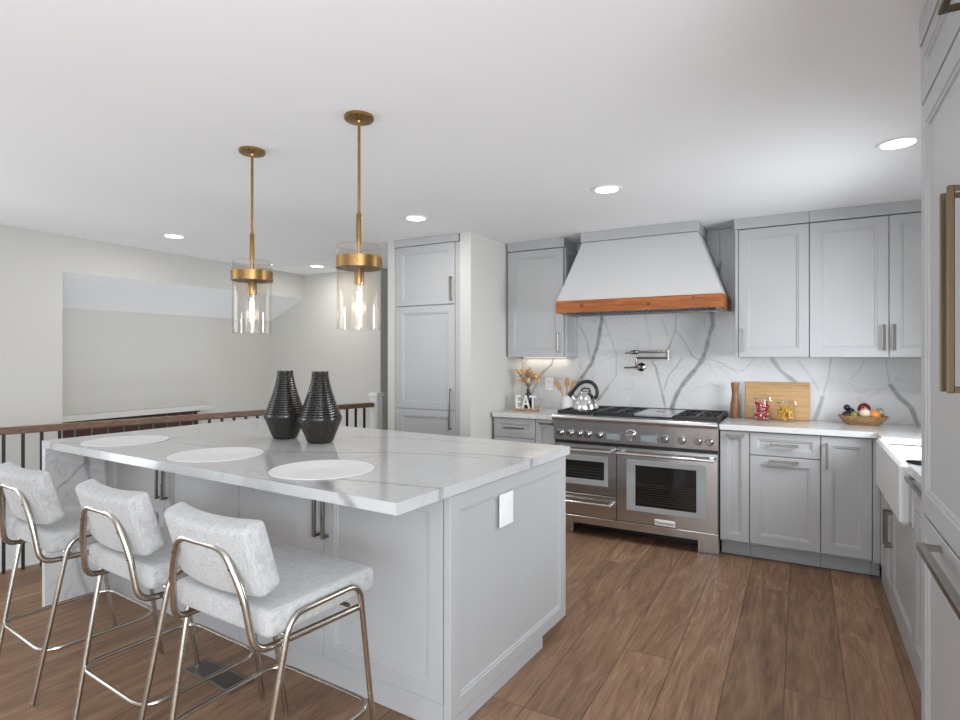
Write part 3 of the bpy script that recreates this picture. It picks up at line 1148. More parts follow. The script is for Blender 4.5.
# oven racks at the glass and the badge plate
m = MB()
for k in range(9):
    z = .315 + k * .017
    m.tube([(-1.045, RF - .0035, z), (-.645, RF - .0035, z)], .0012, 6)
obj('oven_rack', m, M_RACK, big, local=False)
m = MB()
for k in range(4):
    z = .465 + k * .022
    m.tube([(-1.59, RF - .0035, z), (-1.30, RF - .0035, z)], .0012, 6)
obj('oven_rack', m, M_RACK, small, local=False)
p = obj('badge_plate', MB().box(-.918, -.777, RF - .005, RF + .001, .166, .208, .002), M_PLATE, t, local=False)
obj('lettering', text_mb('Thermador', .030, .0008, Matrix.Translation((-.8475, RF - .0062, .177)) @ Kx), M_BLACK, p, local=False, smooth=0)
# grates and griddle
def grate(x0, x1):
    g = MB()
    y0, y1, z = 4.262, 4.765, .945
    for x in (x0, x1, (x0 + x1) / 2):
        g.box(x - .009, x + .009, y0, y1, z - .016, z + .009, .002)
    for y in (y0, y1, (y0 + y1) / 2):
        g.box(x0, x1, y - .009, y + .009, (.9135 if y == y0 else z - .012), z + .009, .002)
    for cx in ((x0 * 3 + x1) / 4, (x0 + x1 * 3) / 4):
        for cy in (y0 + .125, y1 - .125):
            for a in (PI / 4, 3 * PI / 4, -PI / 4, -3 * PI / 4):
                g.tube([(cx + math.cos(a) * .02, cy + math.sin(a) * .03, z + .004), (cx + math.cos(a) * .085, cy + math.sin(a) * .125, z + .004)], .006, 6)
    for x in (x0 + .006, x1 - .006):
        for y in (y0 + .006, y1 - .006):
            g.box(x - .010, x + .010, y - .010, y + .010, .9125, z)
    return g


def burner(x0, x1):
    g = MB()
    for cx in ((x0 * 3 + x1) / 4, (x0 + x1 * 3) / 4):
        for cy in (4.262 + .125, 4.765 - .125):
            g.lathe([(0, .913), (.046, .913), (.046, .920), (.036, .924), (.036, .930), (0, .931)], cx, cy, 0, 20)
    return g


for a, b in ((-1.670, -1.385), (-1.365, -1.090), (-.790, -.508)):
    obj('grate', grate(a, b), M_BLACK, t, local=False)
    obj('burner_caps', burner(a, b), M_BLACK, t, local=False)
obj('griddle_base', MB().box(-1.074, -.806, 4.250, 4.765, .913, .936, .003), M_BLACK, t, local=False)
obj('griddle_cover', MB().box(-1.076, -.804, 4.246, 4.768, .937, .953, .004).box(-.965, -.915, 4.50, 4.52, .953, .960, .002), M_STEEL, t, local=False)

# ================================================================== SINK RUN (right wall)
FX = .425           # door faces of the sink run
RT = Matrix.Translation((FX, 0, 0)) @ Matrix.Rotation(-PI / 2, 4, 'Z')     # local x -> -Y, local -y -> -X ; local x = -Y


def run_unit(name, label, cat, y0, y1, zt, fronts):
    t = thing(name, label, cat, (.73, (y0 + y1) / 2, 0))
    obj('carcass', MB().box(FX + .022, 1.03, y0 + .001, y1 - .001, .09, zt), M_CAB, t, local=False)
    obj('base_board', MB().box(FX + .004, FX + .02, y0 + .001, y1 - .001, 0.001, .088), M_CAB, t, local=False)
    for pn, a, b, z0, z1, h in fronts:
        d = obj(pn, MB().shaker(-b + .0025, z0, b - a - .005, z1 - z0, 0, fr=.05 if b - a > .25 else .035, T=RT), M_CAB, t, local=False)
        if h:
            obj('handle', MB().pull(-h[0], h[1], h[2], h[3], 0, T=RT), M_PULL, d, local=False)
    return t


run_unit('sink_cabinet', 'grey cabinet with two narrow doors under the farmhouse sink', 'cabinet', 3.085, 4.005, .625,
         [('door', 3.085, 3.77, .092, .625, (3.735, .45, .19, True)), ('door', 3.77, 4.005, .092, .625, (3.803, .45, .19, True))])
cf = run_unit('corner_filler', 'narrow grey upright panel in the corner beside the sink', 'cabinet panel', 4.008, 4.258, .872, [('panel', 4.008, 4.258, .092, .868, None)])
obj('filler_strip', MB().box(.3855, .4245, 4.262, 4.28, .11, .872), M_CAB, cf, local=False)
obj('toe_kick', MB().box(.3855, .4285, BF + .10, BF + .12, .001, .109), M_KICK, cf, local=False)
run_unit('base_cabinet', 'grey drawer cabinet between the sink and the tall fridge', 'cabinet', 2.125, 3.082, .872,
         [('drawer', 2.125, 3.082, .72, .868, (2.68, .850, .76, False)), ('door', 2.62, 3.082, .092, .715, None), ('door', 2.125, 2.62, .092, .715, None)])
# apron sink
t = thing('farmhouse_sink', 'white apron-front sink set into the right countertop', 'sink', (.62, 3.545, .63))
SX0, SX1, SY0, SY1 = .375, .855, 3.09, 4.0
m = MB()
m.box(SX0, SX0 + .045, SY0, SY1, .640, .905, .012)
obj('apron', m, M_SINK, t, local=False)
m = MB()
m.box(SX0 + .045, SX1, SY0, SY0 + .025, .66, .872)
m.box(SX0 + .045, SX1, SY1 - .025, SY1, .66, .872)
m.box(SX1 - .025, SX1, SY0 + .025, SY1 - .025, .66, .872)
m.box(SX0 + .045, SX1, SY0, SY1, .632, .66)
obj('basin', m, M_SINK, t, local=False)
obj('drain', MB().lathe([(0, .661), (.045, .661), (.045, .665), (.03, .664), (0, .663)], .62, 3.545, 0, 24), M_CHROME, t, local=False)
# black tongs lying beside the sink
m = MB()
m.tube([(.40, 3.075, .921), (.50, 2.98, .924), (.60, 2.92, .934), (.68, 2.90, .946)], [.006, .011, .010, .009], 8)
m.tube([(.40, 3.075, .921), (.52, 3.05, .924), (.62, 3.03, .934), (.68, 3.0, .944)], [.006, .011, .010, .009], 8)
m.tube([(.68, 2.90, .946), (.72, 2.94, .950), (.68, 3.0, .944)], .009, 8)
solo('kitchen_tongs', m, M_BLACKG, 'dark pointed tongs lying on the counter at the near end of the sink', 'tongs', (.52, 3.0, .915))

# ------------------------------------------------------------------ tall panelled fridge and the cabinet over it
GX = .31
GT = Matrix.Translation((GX, 0, 0)) @ Matrix.Rotation(-PI / 2, 4, 'Z')
t = thing('refrigerator', 'tall grey panelled fridge with bronze handles at the right edge', 'refrigerator', (.68, 1.55, 0))
obj('carcass', MB().box(GX + .022, 1.035, .98, 2.12, .001, 2.106), M_CAB, t, local=False)
for a, b, hy in ((1.498, 2.117, 1.527), (.985, 1.494, 1.462)):
    d = obj('door', MB().shaker(-b, .921, b - a, 1.183, 0, fr=.06, T=GT), M_CAB, t, local=False)
    obj('handle', MB().pull(-hy, 1.507, .415, True, 0, .055, .012, T=GT), M_BRONZE, d, local=False)
d = obj('freezer_drawer', MB().shaker(-2.117, .02, 1.132, .893, 0, fr=.06, T=GT), M_CAB, t, local=False)
obj('handle', MB().pull(-1.42, .885, .86, False, 0, .050, .018, T=GT), M_PULL, d, local=False)
t = thing('over_fridge_cabinet', 'grey cabinet above the fridge, touching the ceiling', 'cabinet', (.68, 1.55, 2.11))
obj('carcass', MB().box(GX + .022, 1.035, .98, 2.12, 2.111, 2.286), M_CAB, t, local=False)
d = obj('door', MB().shaker(-2.117, 2.113, 1.132, .172, 0, fr=.042, T=GT), M_CAB, t, local=False)
obj('handle', MB().pull(-1.30, 2.136, .62, False, 0, .045, .014, T=GT), M_BRONZE, d, local=False)
obj('crown', MB().box(GX - .004, 1.035, .98, 2.122, 2.288, CEIL - .001, .001), M_CAB, t, local=False)

# ================================================================== ISLAND
ITH = math.radians(-3.05)
IB = (-1.107, 1.447, 0)
IL, ID = 2.53, 1.355
iv = [
    ([(-.53, .20), (-.477, .122), (-.284, .008), (-.20, -.02)], .022, .75),
    ([(-1.30, .36), (-1.166, .417), (-.841, .601), (-.654, .717), (-.413, .80), (-.20, .82)], .012, .55),
    ([(-.687, .431), (-.669, .537), (-.60, .72)], .007, .5),
    ([(-.60, .14), (-.336, .172), (-.194, .204), (.004, .235)], .009, .75),
    ([(-.40, .86), (-.252, .907), (-.152, .915), (.012, .925)], .012, .75),
    ([(-1.194, 1.031), (-.95, 1.11), (-.698, 1.178), (-.4, 1.19)], .010, .55),
    ([(-1.842, .35), (-1.542, .364), (-1.217, .455)], .010, .5),
    ([(-1.186, .404), (-.957, .264), (-.726, .10)], .015, .55),
    ([(-2.406, -.01), (-2.233, .069), (-2.1, .2), (-2.0, .5)], .013, .6),
    ([(-2.3, 1.2), (-1.9, .9), (-1.5, .8)], .007, .45),
]
t = thing('island_countertop', 'large white veined island top with a stone waterfall end at the left', 'countertop', IB, ITH)
v, f, a = vein_sheet(-IL, 0, 0, ID, .012, iv, lambda u, w: (u, w, .914))
m = MB()
m.add(v, f)
vals = list(a)
n = len(m.v)
m.box(-IL, 0, 0, ID, .874, .9137, .0015)
vals += [0] * (len(m.v) - n)
# veins running over the two visible edges
def edge_sheet(lines, along, u0, u1, place):
    global vals
    v, f, a = vein_sheet(u0, u1, .8745, .9137, .008, lines, place)
    m.add(v, f)
    vals += a


edge_sheet([([(-.235, .914), (-.19, .872)], .020, .8), ([(-2.40, .914), (-2.43, .872)], .012, .7)], 'x', -IL, 0, lambda u, w: (u, -.0004, w))
edge_sheet([([(.235, .914), (.232, .872)], .012, .8), ([(.925, .914), (.92, .872)], .014, .8)], 'y', 0, ID, lambda u, w: (.0004, u, w))
obj('stone_top', m, M_MARB_SHADED, t, smooth=0, veins=vals)
m = MB()
wl = [([(.203, .80), (.208, .729), (.219, .67), (.224, .555), (.20, .40)], .013, .85), ([(.193, .765), (.155, .735), (.118, .688), (.055, .645)], .005, .7),
      ([(.13, .32), (.155, .223), (.176, .115), (.202, .03), (.21, 0)], .012, .6), ([(.305, .80), (.314, .617), (.298, .4), (.31, .1)], .009, .6)]
v, f, a = vein_sheet(0, ID, .001, .8735, .012, wl, lambda u, w: (-IL + .0405, u, w))
m.add(v, f)
vals = list(a)
n = len(m.v)
m.box(-IL, -IL + .04, 0, ID, .001, .8735, .0015)
vals += [0] * (len(m.v) - n)
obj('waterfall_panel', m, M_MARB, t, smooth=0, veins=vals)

IY = .316


def island_unit(label, x0, x1, seam):
    """two-door unit facing the stools"""
    M0 = Matrix.Translation(IB) @ Matrix.Rotation(ITH, 4, 'Z')
    org = M0 @ Vector(((x0 + x1) / 2, .8, 0))
    t = thing('island_cabinet', label, 'cabinet', org, ITH)
    dx, dy = (x0 + x1) / 2, .8
    S = Matrix.Translation((-dx, -dy, 0))
    obj('carcass', MB().box(x0 + .001, x1 - .001, IY + .021, 1.31, .10, .872, 0, S), M_CAB, t)
    obj('base_board', MB().box(x0 + .001, x1 - .001, IY + .006, IY + .02, .001, .098, .002, S), M_CAB, t)
    for a, b, hx in ((x0, seam, seam - .026), (seam, x1, seam + .026)):
        d = obj('door', MB().shaker(a + .0015, .102, b - a - .003, .766, IY, fr=.062, T=S), M_CAB, t)
        obj('handle', MB().pull(hx, .715, .20, True, IY, T=S), M_PULL, d)
    return t


island_unit('grey two-door island cabinet at the open right end, behind the nearest stool', -1.247, -.051, -.672)
island_unit('grey two-door island cabinet against the waterfall end, behind the far stools', -2.487, -1.249, -1.887)
M0 = Matrix.Translation(IB) @ Matrix.Rotation(ITH, 4, 'Z')
org = M0 @ Vector((-.03, .83, 0))
t = thing('island_end_panel', 'wide grey framed panel closing the right end of the island', 'panel', org, ITH)
S = Matrix.Translation((.03, -.83, 0))
ET = S @ Matrix.Translation((-.015, 0, 0)) @ Matrix.Rotation(PI / 2, 4, 'Z')
obj('panel', MB().shaker(.314, .052, 1.022, .815, 0, t=.03, fr=.06, T=ET), M_CAB, t)
obj('base_board', MB().box(.316, 1.068, .0, .028, .001, .0515, 0, ET), M_CAB, t)
# power outlet on the end panel
org = M0 @ Vector((-.015, .715, .735))
t = thing('power_outlet', 'white outlet plate on the island end panel', 'outlet', org, ITH + PI / 2)
obj('cover_plate', MB().box(-.056, .056, -.007, -.0012, -.068, .068, .002), M_PLATE, t)
obj('switch_rocker', MB().box(-.017, .017, -.011, -.0072, -.034, .034, .002), M_PLATE, t)
# outlet on the backsplash
t = thing('power_outlet', 'white outlet plate on the backsplash between the dried flowers and wooden utensils', 'outlet', (-1.977, WYB - .012, 1.129))
obj('cover_plate', MB().box(-.037, .037, -.007, -.001, -.058, .058, .002), M_PLATE, t)
for z in (-.024, .024):
    p = obj('socket', MB().lathe([(0, 0), (.017, 0), (.017, .003), (0, .003)], 0, 0, 0, 20, T=Matrix.Translation((0, -.0072, z)) @ Kx), M_PLATE, t)
    obj('slots', MB().box(-.007, -.005, -.0108, -.0103, z - .005, z + .006).box(.005, .007, -.0108, -.0103, z - .005, z + .006), M_BLACK, p)

# placemats
for (x, y), lb in zip([(-2.115, .235), (-1.297, .235), (-.605, .25)], ['round white placemat at the far left seat of the island', 'round white placemat in the middle of the three on the island',
                                                               'round white placemat nearest the camera, in front of the vases']):
    c = M0 @ Vector((x, y, .9145))
    m = MB()
    prof = [(0, 0), (.205, 0), (.207, .0015), (.205, .004)]
    for k in range(12):
        r = .195 - k * .016
        prof += [(r + .004, .0042), (r, .003)]
    prof += [(0, .004)]
    m.lathe(prof, c.x, c.y, c.z, 48)
    solo('placemat', m, M_MAT, lb, 'placemat', (c.x, c.y, c.z), 'round placemats on the island')


def vase(label, x, y):
    H = .380
    prof = [(0, 0), (.062, 0), (.066, .005)]
    for k in range(1, 10):
        u = k / 9
        prof += [(.066 + .043 * u, .005 + .108 * u), (.066 + .043 * u + .0012, .005 + .108 * u - .004)]
    prof += [(.1135, .118), (.1155, .126), (.1155, .134), (.1125, .142)]
    n = 19
    for k in range(n):
        u = k / (n - 1)
        z = .146 + u * (H - .154)
        r = .044 + .0665 * (1 - u) ** 1.42
        prof += [(r - .0026, z - .0035), (r, z), (r - .0006, z + .004)]
    prof += [(.0455, H - .003), (.0455, H), (.039, H), (.037, H - .05), (.08, .17), (.055, .02), (0, .02)]
    c = M0 @ Vector((x, y, .9147))
    m = MB()
    m.lathe(prof, c.x, c.y, c.z, 48)
    solo('vase', m, M_VASE, label, 'vase', (c.x, c.y, c.z), 'black vases on the island', smooth=28)


vase('black ribbed vase standing behind and left of its twin on the island', -1.480, .775)
vase('black ribbed vase standing in front and right of its twin on the island', -1.192, .770)

# ================================================================== BAR STOOLS


def rbox(sx, sy, sz, r, seg=4, cuts=0):
    bm = bmesh.new()
    bmesh.ops.create_cube(bm, size=1.0)
    bmesh.ops.scale(bm, vec=(sx, sy, sz), verts=bm.verts)
    bmesh.ops.bevel(bm, geom=bm.edges[:], offset=r, segments=seg, profile=.5, affect='EDGES')
    for k in range(cuts):
        x = -sx / 2 + r + (sx - 2 * r) * (k + .5) / cuts
        bmesh.ops.bisect_plane(bm, geom=bm.verts[:] + bm.edges[:] + bm.faces[:], plane_co=(x, 0, 0), plane_no=(1, 0, 0))
    return bm


def make_stool(loc, rot, label):
    t = thing('bar_stool', label, 'bar stool', loc, rot, 'upholstered bar stools along the island')
    # seat
    bm = rbox(.466, .435, .080, .020, 4)
    s = MB().bm_add(bm, Matrix.Translation((0, .022, .620)))
    bm.free()
    obj('seat', s, M_FAB, t, smooth=60)
    # backrest: leaning, ends curving forward
    bm = rbox(.412, .076, .222, .021, 4, 12)
    for v in bm.verts:
        v.co.y += .60 * v.co.x * v.co.x
    s = MB().bm_add(bm, Matrix.Translation((0, -.209, .796)) @ Matrix.Rotation(math.radians(17), 4, 'X'))
    bm.free()
    obj('backrest', s, M_FAB, t, smooth=60)
    R = .0095
    for sg in (-1, 1):
        # inverted U: front leg, arm under the seat edge and rear leg in one bent tube
        pts = [(sg * .232, .243, .006), (sg * .243, .152, .630), (sg * .243, -.128, .630), (sg * .214, -.245, .006)]
        obj('leg_loop', MB().tube(fillet(pts, .055, 7), R, 12), M_FRAME, t)
        for x, y in ((sg * .232, .2435), (sg * .214, -.2455)):
            obj('foot_cap', MB().lathe([(0, 0), (.0102, 0), (.0102, .010), (0, .010)], x, y, .001, 12), M_FRAME, t)
    # seat rail rising into the back hoop
    pts = []
    half = [(.228, .158, .546), (.198, -.213, .546), (.174, -.234, .715), (.112, -.251, .834)]
    pts = half + [(-x, y, z) for x, y, z in half[::-1]]
    obj('back_hoop', MB().tube(fillet(pts, [0, .05, .05, .045, .045, .05, .05, 0], 6), .0108, 12), M_FRAME, t)
    # foot ring
    ring = [(.244, .222, .2), (.240, -.220, .2), (-.240, -.220, .2), (-.244, .222, .2)]
    obj('foot_ring', MB().tube(fillet(ring, .085, 8, True), .0075, 10, True), M_FRAME, t)
    # cross bars and brackets under the seat
    m = MB()
    for y in (.12, -.12):
        m.tube([(-.226, y, .566), (.226, y, .566)], .007, 8)
    obj('seat_support', m, M_FRAME, t)
    m = MB()
    for sg in (-1, 1):
        for z, x, y in ((.690, .1755, -.233), (.780, .1385, -.2455)):
            m.ball((sg * x, y - .008, z), .0035, 8, 6)
    obj('hoop_screws', m, M_BLACK, t)
    return t


STOOLS = [((-1.514, 1.315, 0), -3.0, 'grey upholstered bar stool nearest the camera, right end of the row'),
          ((-2.131, 1.361, 0), -4.45, 'grey upholstered bar stool in the middle of the row of three'),
          ((-2.836, 1.382, 0), -5.2, 'grey upholstered bar stool farthest left, cut by the picture edge')]
first = None
for loc, rz, lb in STOOLS:
    if first is None:
        first = make_stool(loc, math.radians(rz), lb)
    else:
        c = dup_tree(first)
        c.location = loc
        c.rotation_euler = (0, 0, math.radians(rz))
        c['label'] = lb

# floor vent under the stools
t = thing('floor_vent', 'slatted metal floor register between the stools and the island', 'vent', (-2.19, 1.612, 0), math.radians(-3))
m = MB()
m.box(-.165, .165, -.058, -.045, .0005, .006, .001).box(-.165, .165, .045, .058, .0005, .006, .001).box(-.165, -.150, -.045, .045, .0005, .006).box(.150, .165, -.045, .045, .0005, .006)
obj('frame', m, paint('vent_brown', (.10, .08, .068), .4), t)
m = MB()
for k in range(19):
    x = -.142 + k * .0158
    m.box(x - .0035, x + .0035, -.045, .045, .0005, .005)
obj('slats', m, M_PULL, t)
obj('duct_shade', MB().box(-.150, .150, -.045, .045, .0003, .0009), M_BLACK, t)  # black sheet painted as the shade under the slats

# ================================================================== PENDANTS


def pendant(x, y, label, first=None):
    if first is not None:
        c = dup_tree(first)
        c.location = (x, y, CEIL)
        c['label'] = label
        return c
    t = thing('pendant_light', label, 'pendant light', (x, y, CEIL), 0, 'brass pendants above the island')
    Z = -CEIL
    obj('canopy', MB().lathe([(0, -.028), (.010, -.028), (.012, -.020), (.056, -.017), (.060, -.013), (.060, -.001), (0, -.001)], seg=36), M_BRASS, t)
    m = MB()
    m.tube([(0, 0, -.026), (0, 0, Z + 1.86)], .0062, 12)
    m.lathe([(0, Z + 1.835), (.0115, Z + 1.835), (.0115, Z + 1.955), (.009, Z + 1.965), (0, Z + 1.965)], seg=16)
    m.lathe([(0, Z + 1.78), (.0095, Z + 1.78), (.0095, Z + 1.84), (0, Z + 1.84)], seg=16)
    obj('stem', m, M_BRASS, t)
    m = MB()
    m.lathe([(.0915, Z + 1.737), (.0955, Z + 1.737), (.0955, Z + 1.782), (.0915, Z + 1.782), (.0915, Z + 1.737)], seg=48)
    m.lathe([(0, Z + 1.752), (.088, Z + 1.752), (.088, Z + 1.757), (0, Z + 1.757)], seg=40)
    obj('band', m, M_BRASS, t)
    m = MB()
    ring0 = [(.0895 * math.cos(2 * PI * k / 64), .0895 * math.sin(2 * PI * k / 64)) for k in range(64)]
    m.add([(x, y, Z + 1.488) for x, y in ring0] + [(x, y, Z + 1.829) for x, y in ring0], [(k, (k + 1) % 64, 64 + (k + 1) % 64, 64 + k) for k in range(64)])
    for zz in (1.488, 1.829):
        m.tube([(x, y, Z + zz) for x, y in ring0], .0012, 6, True)
    obj('glass_shade', m, M_SHADE, t)
    obj('socket', MB().lathe([(0, Z + 1.672), (.020, Z + 1.672), (.021, Z + 1.678), (.021, Z + 1.735), (.017, Z + 1.745), (0, Z + 1.75)], seg=24), M_BRASS, t)
    b = obj('bulb', MB().lathe([(0, Z + 1.50), (.006, Z + 1.502), (.0145, Z + 1.516), (.0155, Z + 1.54), (.0155, Z + 1.62), (.012, Z + 1.655), (.011, Z + 1.672), (0, Z + 1.672)], seg=20),
            glass_thin('bulb_glass', (1, .97, .92), .2), t)
    m = MB()
    for k in range(6):
        a = k * PI / 3
        m.tube([(.006 * math.cos(a), .006 * math.sin(a), Z + 1.545), (.008 * math.cos(a + .3), .008 * math.sin(a + .3), Z + 1.64)], .0022, 6)
    obj('filament', m, M_FIL, b)
    d = bpy.data.lights.new('pendant_glow', 'POINT')
    d.energy = .4
    d.color = (1.0, .78, .52)
    d.shadow_soft_size = .03
    o = bpy.data.objects.new('pendant_glow', d)
    COL.objects.link(o)
    o.parent = t
    o.location = (0, 0, Z + 1.59)
    return t


M_FIL = emit('hot_filament', (1.0, .78, .48), 14.0)
p1 = pendant(-1.592, 1.828, 'brass pendant with clear glass shade, right of the pair, nearer the range')
pendant(-2.302, 1.878, 'brass pendant with clear glass shade, left of the pair, farther from the range', p1)

# ================================================================== SMALL THINGS ON THE COUNTERS
ZC = .9145
# pot filler on the backsplash
t = thing('pot_filler', 'nickel folding pot filler tap on the backsplash above the range', 'tap', (-1.154, WYB - .013, 1.289))
yp = WYB - .09
obj('rosette', MB().lathe([(0, 0), (.036, 0), (.036, .006), (.026, .012), (.016, .02), (.016, .085), (0, .085)], seg=28, T=Matrix.Translation((-1.154, WYB - .0135, 1.289)) @ Kx), M_POT, t, local=False)
obj('lever', MB().tube([(-1.165, yp, 1.289), (-1.205, yp - .004, 1.287), (-1.275, yp - .006, 1.283)], [.010, .007, .006], 12), M_POT, t, local=False)
m = MB()
m.tube([(-1.154, yp, 1.289), (-1.178, yp, 1.300), (-1.180, yp, 1.365)], .0095, 12)
m.tube([(-1.180, yp, 1.364), (-.935, yp - .012, 1.364)], .0085, 12)
m.ball((-1.150, yp, 1.364), .013)
obj('lower_arm', m, M_POT, t, local=False)
obj('elbow', MB().lathe([(0, 0), (.016, 0), (.016, .018), (.011, .022), (.011, .058), (.016, .062), (.016, .082), (0, .082)], -.925, yp - .012, 1.345, 20), M_POT, t, local=False)
m = MB()
m.tube([(-.925, yp - .012, 1.413), (-1.150, yp - .03, 1.413)], .0085, 12)
m.tube([(-1.150, yp - .03, 1.413), (-1.165, yp - .031, 1.412), (-1.205, yp - .033, 1.410), (-1.215, yp - .034, 1.409), (-1.262, yp - .036, 1.403)], [.013, .017, .017, .011, .006], 14)
obj('upper_arm', m, M_POT, t, local=False)

# kettle on the left grate
kx, ky, kz = -1.478, 4.352, .9552
t = thing('kettle', 'stainless whistling kettle with black arched handle on the left burner', 'kettle', (kx, ky, kz))
t.scale = (1.08, 1.08, 1.08)
obj('body', MB().lathe([(0, 0), (.090, 0), (.094, .006), (.095, .016), (.088, .050), (.070, .095), (.050, .122), (.044, .128), (0, .130)], seg=40), M_CHROME, t)
m = MB()
m.lathe([(0, .129), (.046, .129), (.044, .136), (.020, .142), (0, .143)], seg=32)
obj('lid', m, M_CHROME, t)
obj('lid_knob', MB().tube(fillet([(-.034, 0, .138), (-.024, 0, .158), (.024, 0, .158), (.034, 0, .138)], .03, 5), .006, 10), M_BLACK, t)
obj('spout', MB().tube([(-.066, 0, .070), (-.088, 0, .088), (-.106, 0, .106)], [.024, .019, .015], 14), M_CHROME, t)
obj('spout_cap', MB().tube([(-.100, 0, .100), (-.126, 0, .118)], [.0205, .0185], 14), M_BLACK, t)
hp = [(-.112, 0, .116), (-.085, 0, .150), (-.055, 0, .185), (-.015, 0, .207), (.030, 0, .208), (.065, 0, .188), (.086, 0, .150), (.086, 0, .112), (.070, 0, .088)]
obj('handle', MB().tube(fillet(hp, .02, 3), .0135, 12), M_BLACK, t)

# EAT letters on a little board
ex, ey = -2.047, 4.47
t = thing('letter_decor', 'white EAT letters standing on a small wooden base on the left counter', 'sign', (ex, ey, ZC))
obj('wood_base', MB().box(-.115, .115, -.025, .025, .001, .018, .003), M_SPOON, t)
for ch, x in (('E', -.070), ('A', .002), ('T', .068)):
    T = Matrix.Translation((x, -.004, .0185)) @ Kx @ Matrix.Diagonal((.66, 1, 1, 1))
    obj('letter', text_mb(ch, .165, .010, T), M_PLATE, t, smooth=0)
# dark bottle with dried flowers
bx, by = -2.075, 4.58
m = MB()
m.lathe([(0, 0), (.030, 0), (.032, .005), (.032, .11), (.024, .135), (.014, .15), (.014, .175), (.018, .18), (.012, .18), (.010, .14), (0, .13)], bx, by, ZC, 28)
solo('bottle_vase', m, paint('brown_bottle_glass', (.018, .010, .007), .1), 'small dark brown bottle vase behind the EAT letters', 'vase', (bx, by, ZC))
t = thing('dried_flowers', 'bunch of beige dried flowers standing in the dark bottle', 'flowers', (bx, by, ZC + .178))
rnd = random.Random(3)
stems, heads, heads2 = MB(), MB(), MB()
for k in range(40):
    a = rnd.uniform(0, 2 * PI)
    sp = rnd.uniform(.015, .12)
    h = rnd.uniform(.07, .175)
    tip = Vector((math.cos(a) * sp, math.sin(a) * sp * .6, h))
    stems.tube([(0, 0, 0.0015), tuple(tip * .5 + Vector((0, 0, .012))), tuple(tip)], .0012, 5)
    hb = heads if k % 3 else heads2
    d0 = tip.normalized()
    for q in range(6):
        c = tip + d0 * (q * .007 - .016) + Vector((rnd.uniform(-.007, .007), rnd.uniform(-.007, .007), 0))
        hb.ball(tuple(c), rnd.uniform(.006, .010), 7, 5, (1, 1, 1.6))
obj('stems', stems, paint('dry_stem', (.30, .20, .10), .8), t)
obj('seed_heads', heads, paint('dry_beige_head', (.66, .48, .28), .85), t)
obj('seed_heads', heads2, paint('dry_brown_head', (.45, .27, .14), .85), t)
# utensil crock
cx, cy = -1.748, 4.665
m = MB()
m.lathe([(0, 0), (.044, 0), (.047, .004), (.047, .122), (.049, .126), (.043, .127), (.042, .01), (0, .006)], cx, cy, ZC, 32)
solo('utensil_crock', m, M_SINK, 'white utensil crock on the left counter beside the kettle', 'crock', (cx, cy, ZC))


def utensil(name, label, tipx, tipz, hw, hl, dx, dy, holes=False):
    m = MB()
    base = Vector((cx + dx, cy + dy * .6, ZC + .012))
    tip = Vector((tipx, cy + dy, tipz))
    d = (tip - base).normalized()
    neck = tip - d * hl
    m.tube([tuple(base), tuple(neck)], .0055, 8)
    side = Vector((d.z, 0, -d.x))
    ring = []
    n = 20
    for k in range(n):
        a = 2 * PI * k / n
        c = neck + d * (hl * .5) + d * (hl * .52 * math.sin(a)) + side * (hw * math.cos(a) * (1.0 if not holes else (.75 + .25 * math.sin(a))))
        ring.append(c)
    vs = [tuple(p + Vector((0, -.004, 0))) for p in ring] + [tuple(p + Vector((0, .004, 0))) for p in ring]
    fs = [tuple(range(n)), tuple(range(n, 2 * n))] + [(i, (i + 1) % n, n + (i + 1) % n, n + i) for i in range(n)]
    m.add(vs, fs)
    return solo(name, m, M_SPOON, label, 'utensil', tuple(base), 'wooden utensils in the crock')


utensil('wooden_spatula', 'broad wooden spatula leaning left in the crock', -1.845, 1.170, .030, .105, .030, -.024, True)
utensil('wooden_spoon', 'wooden spoon upright in the middle of the crock', -1.752, 1.196, .022, .085, -.004, .002)
utensil('wooden_turner', 'wooden turner leaning right in the crock, behind the kettle handle', -1.690, 1.175, .030, .105, -.016, .034, True)

# pepper mill
mx, my = -.433, 4.715
t = thing('pepper_mill', 'tall waisted wooden pepper mill beside the range', 'pepper mill', (mx, my, ZC))
obj('grinder_body', MB().lathe([(0, 0.001), (.033, .001), (.033, .007), (.034, .06), (.032, .062), (.034, .064), (.032, .105), (.023, .175), (.0225, .190), (0, .190)], seg=28), M_MILL, t)
obj('head', MB().lathe([(0, .1905), (.0225, .1905), (.026, .225), (.031, .260), (.029, .266), (0, .266)], seg=28), M_MILL, t)
# cutting board leaning on the backsplash
TB = Matrix.Translation((-.156, 4.735, ZC + .001)) @ Matrix.Rotation(math.radians(-13), 4, 'X')
solo('cutting_board', MB().box(-.214, .214, 0, .018, .001, .278, .004, TB), M_BOARD, 'light bamboo cutting board leaning on the backsplash', 'cutting board', (-.156, 4.735, ZC))


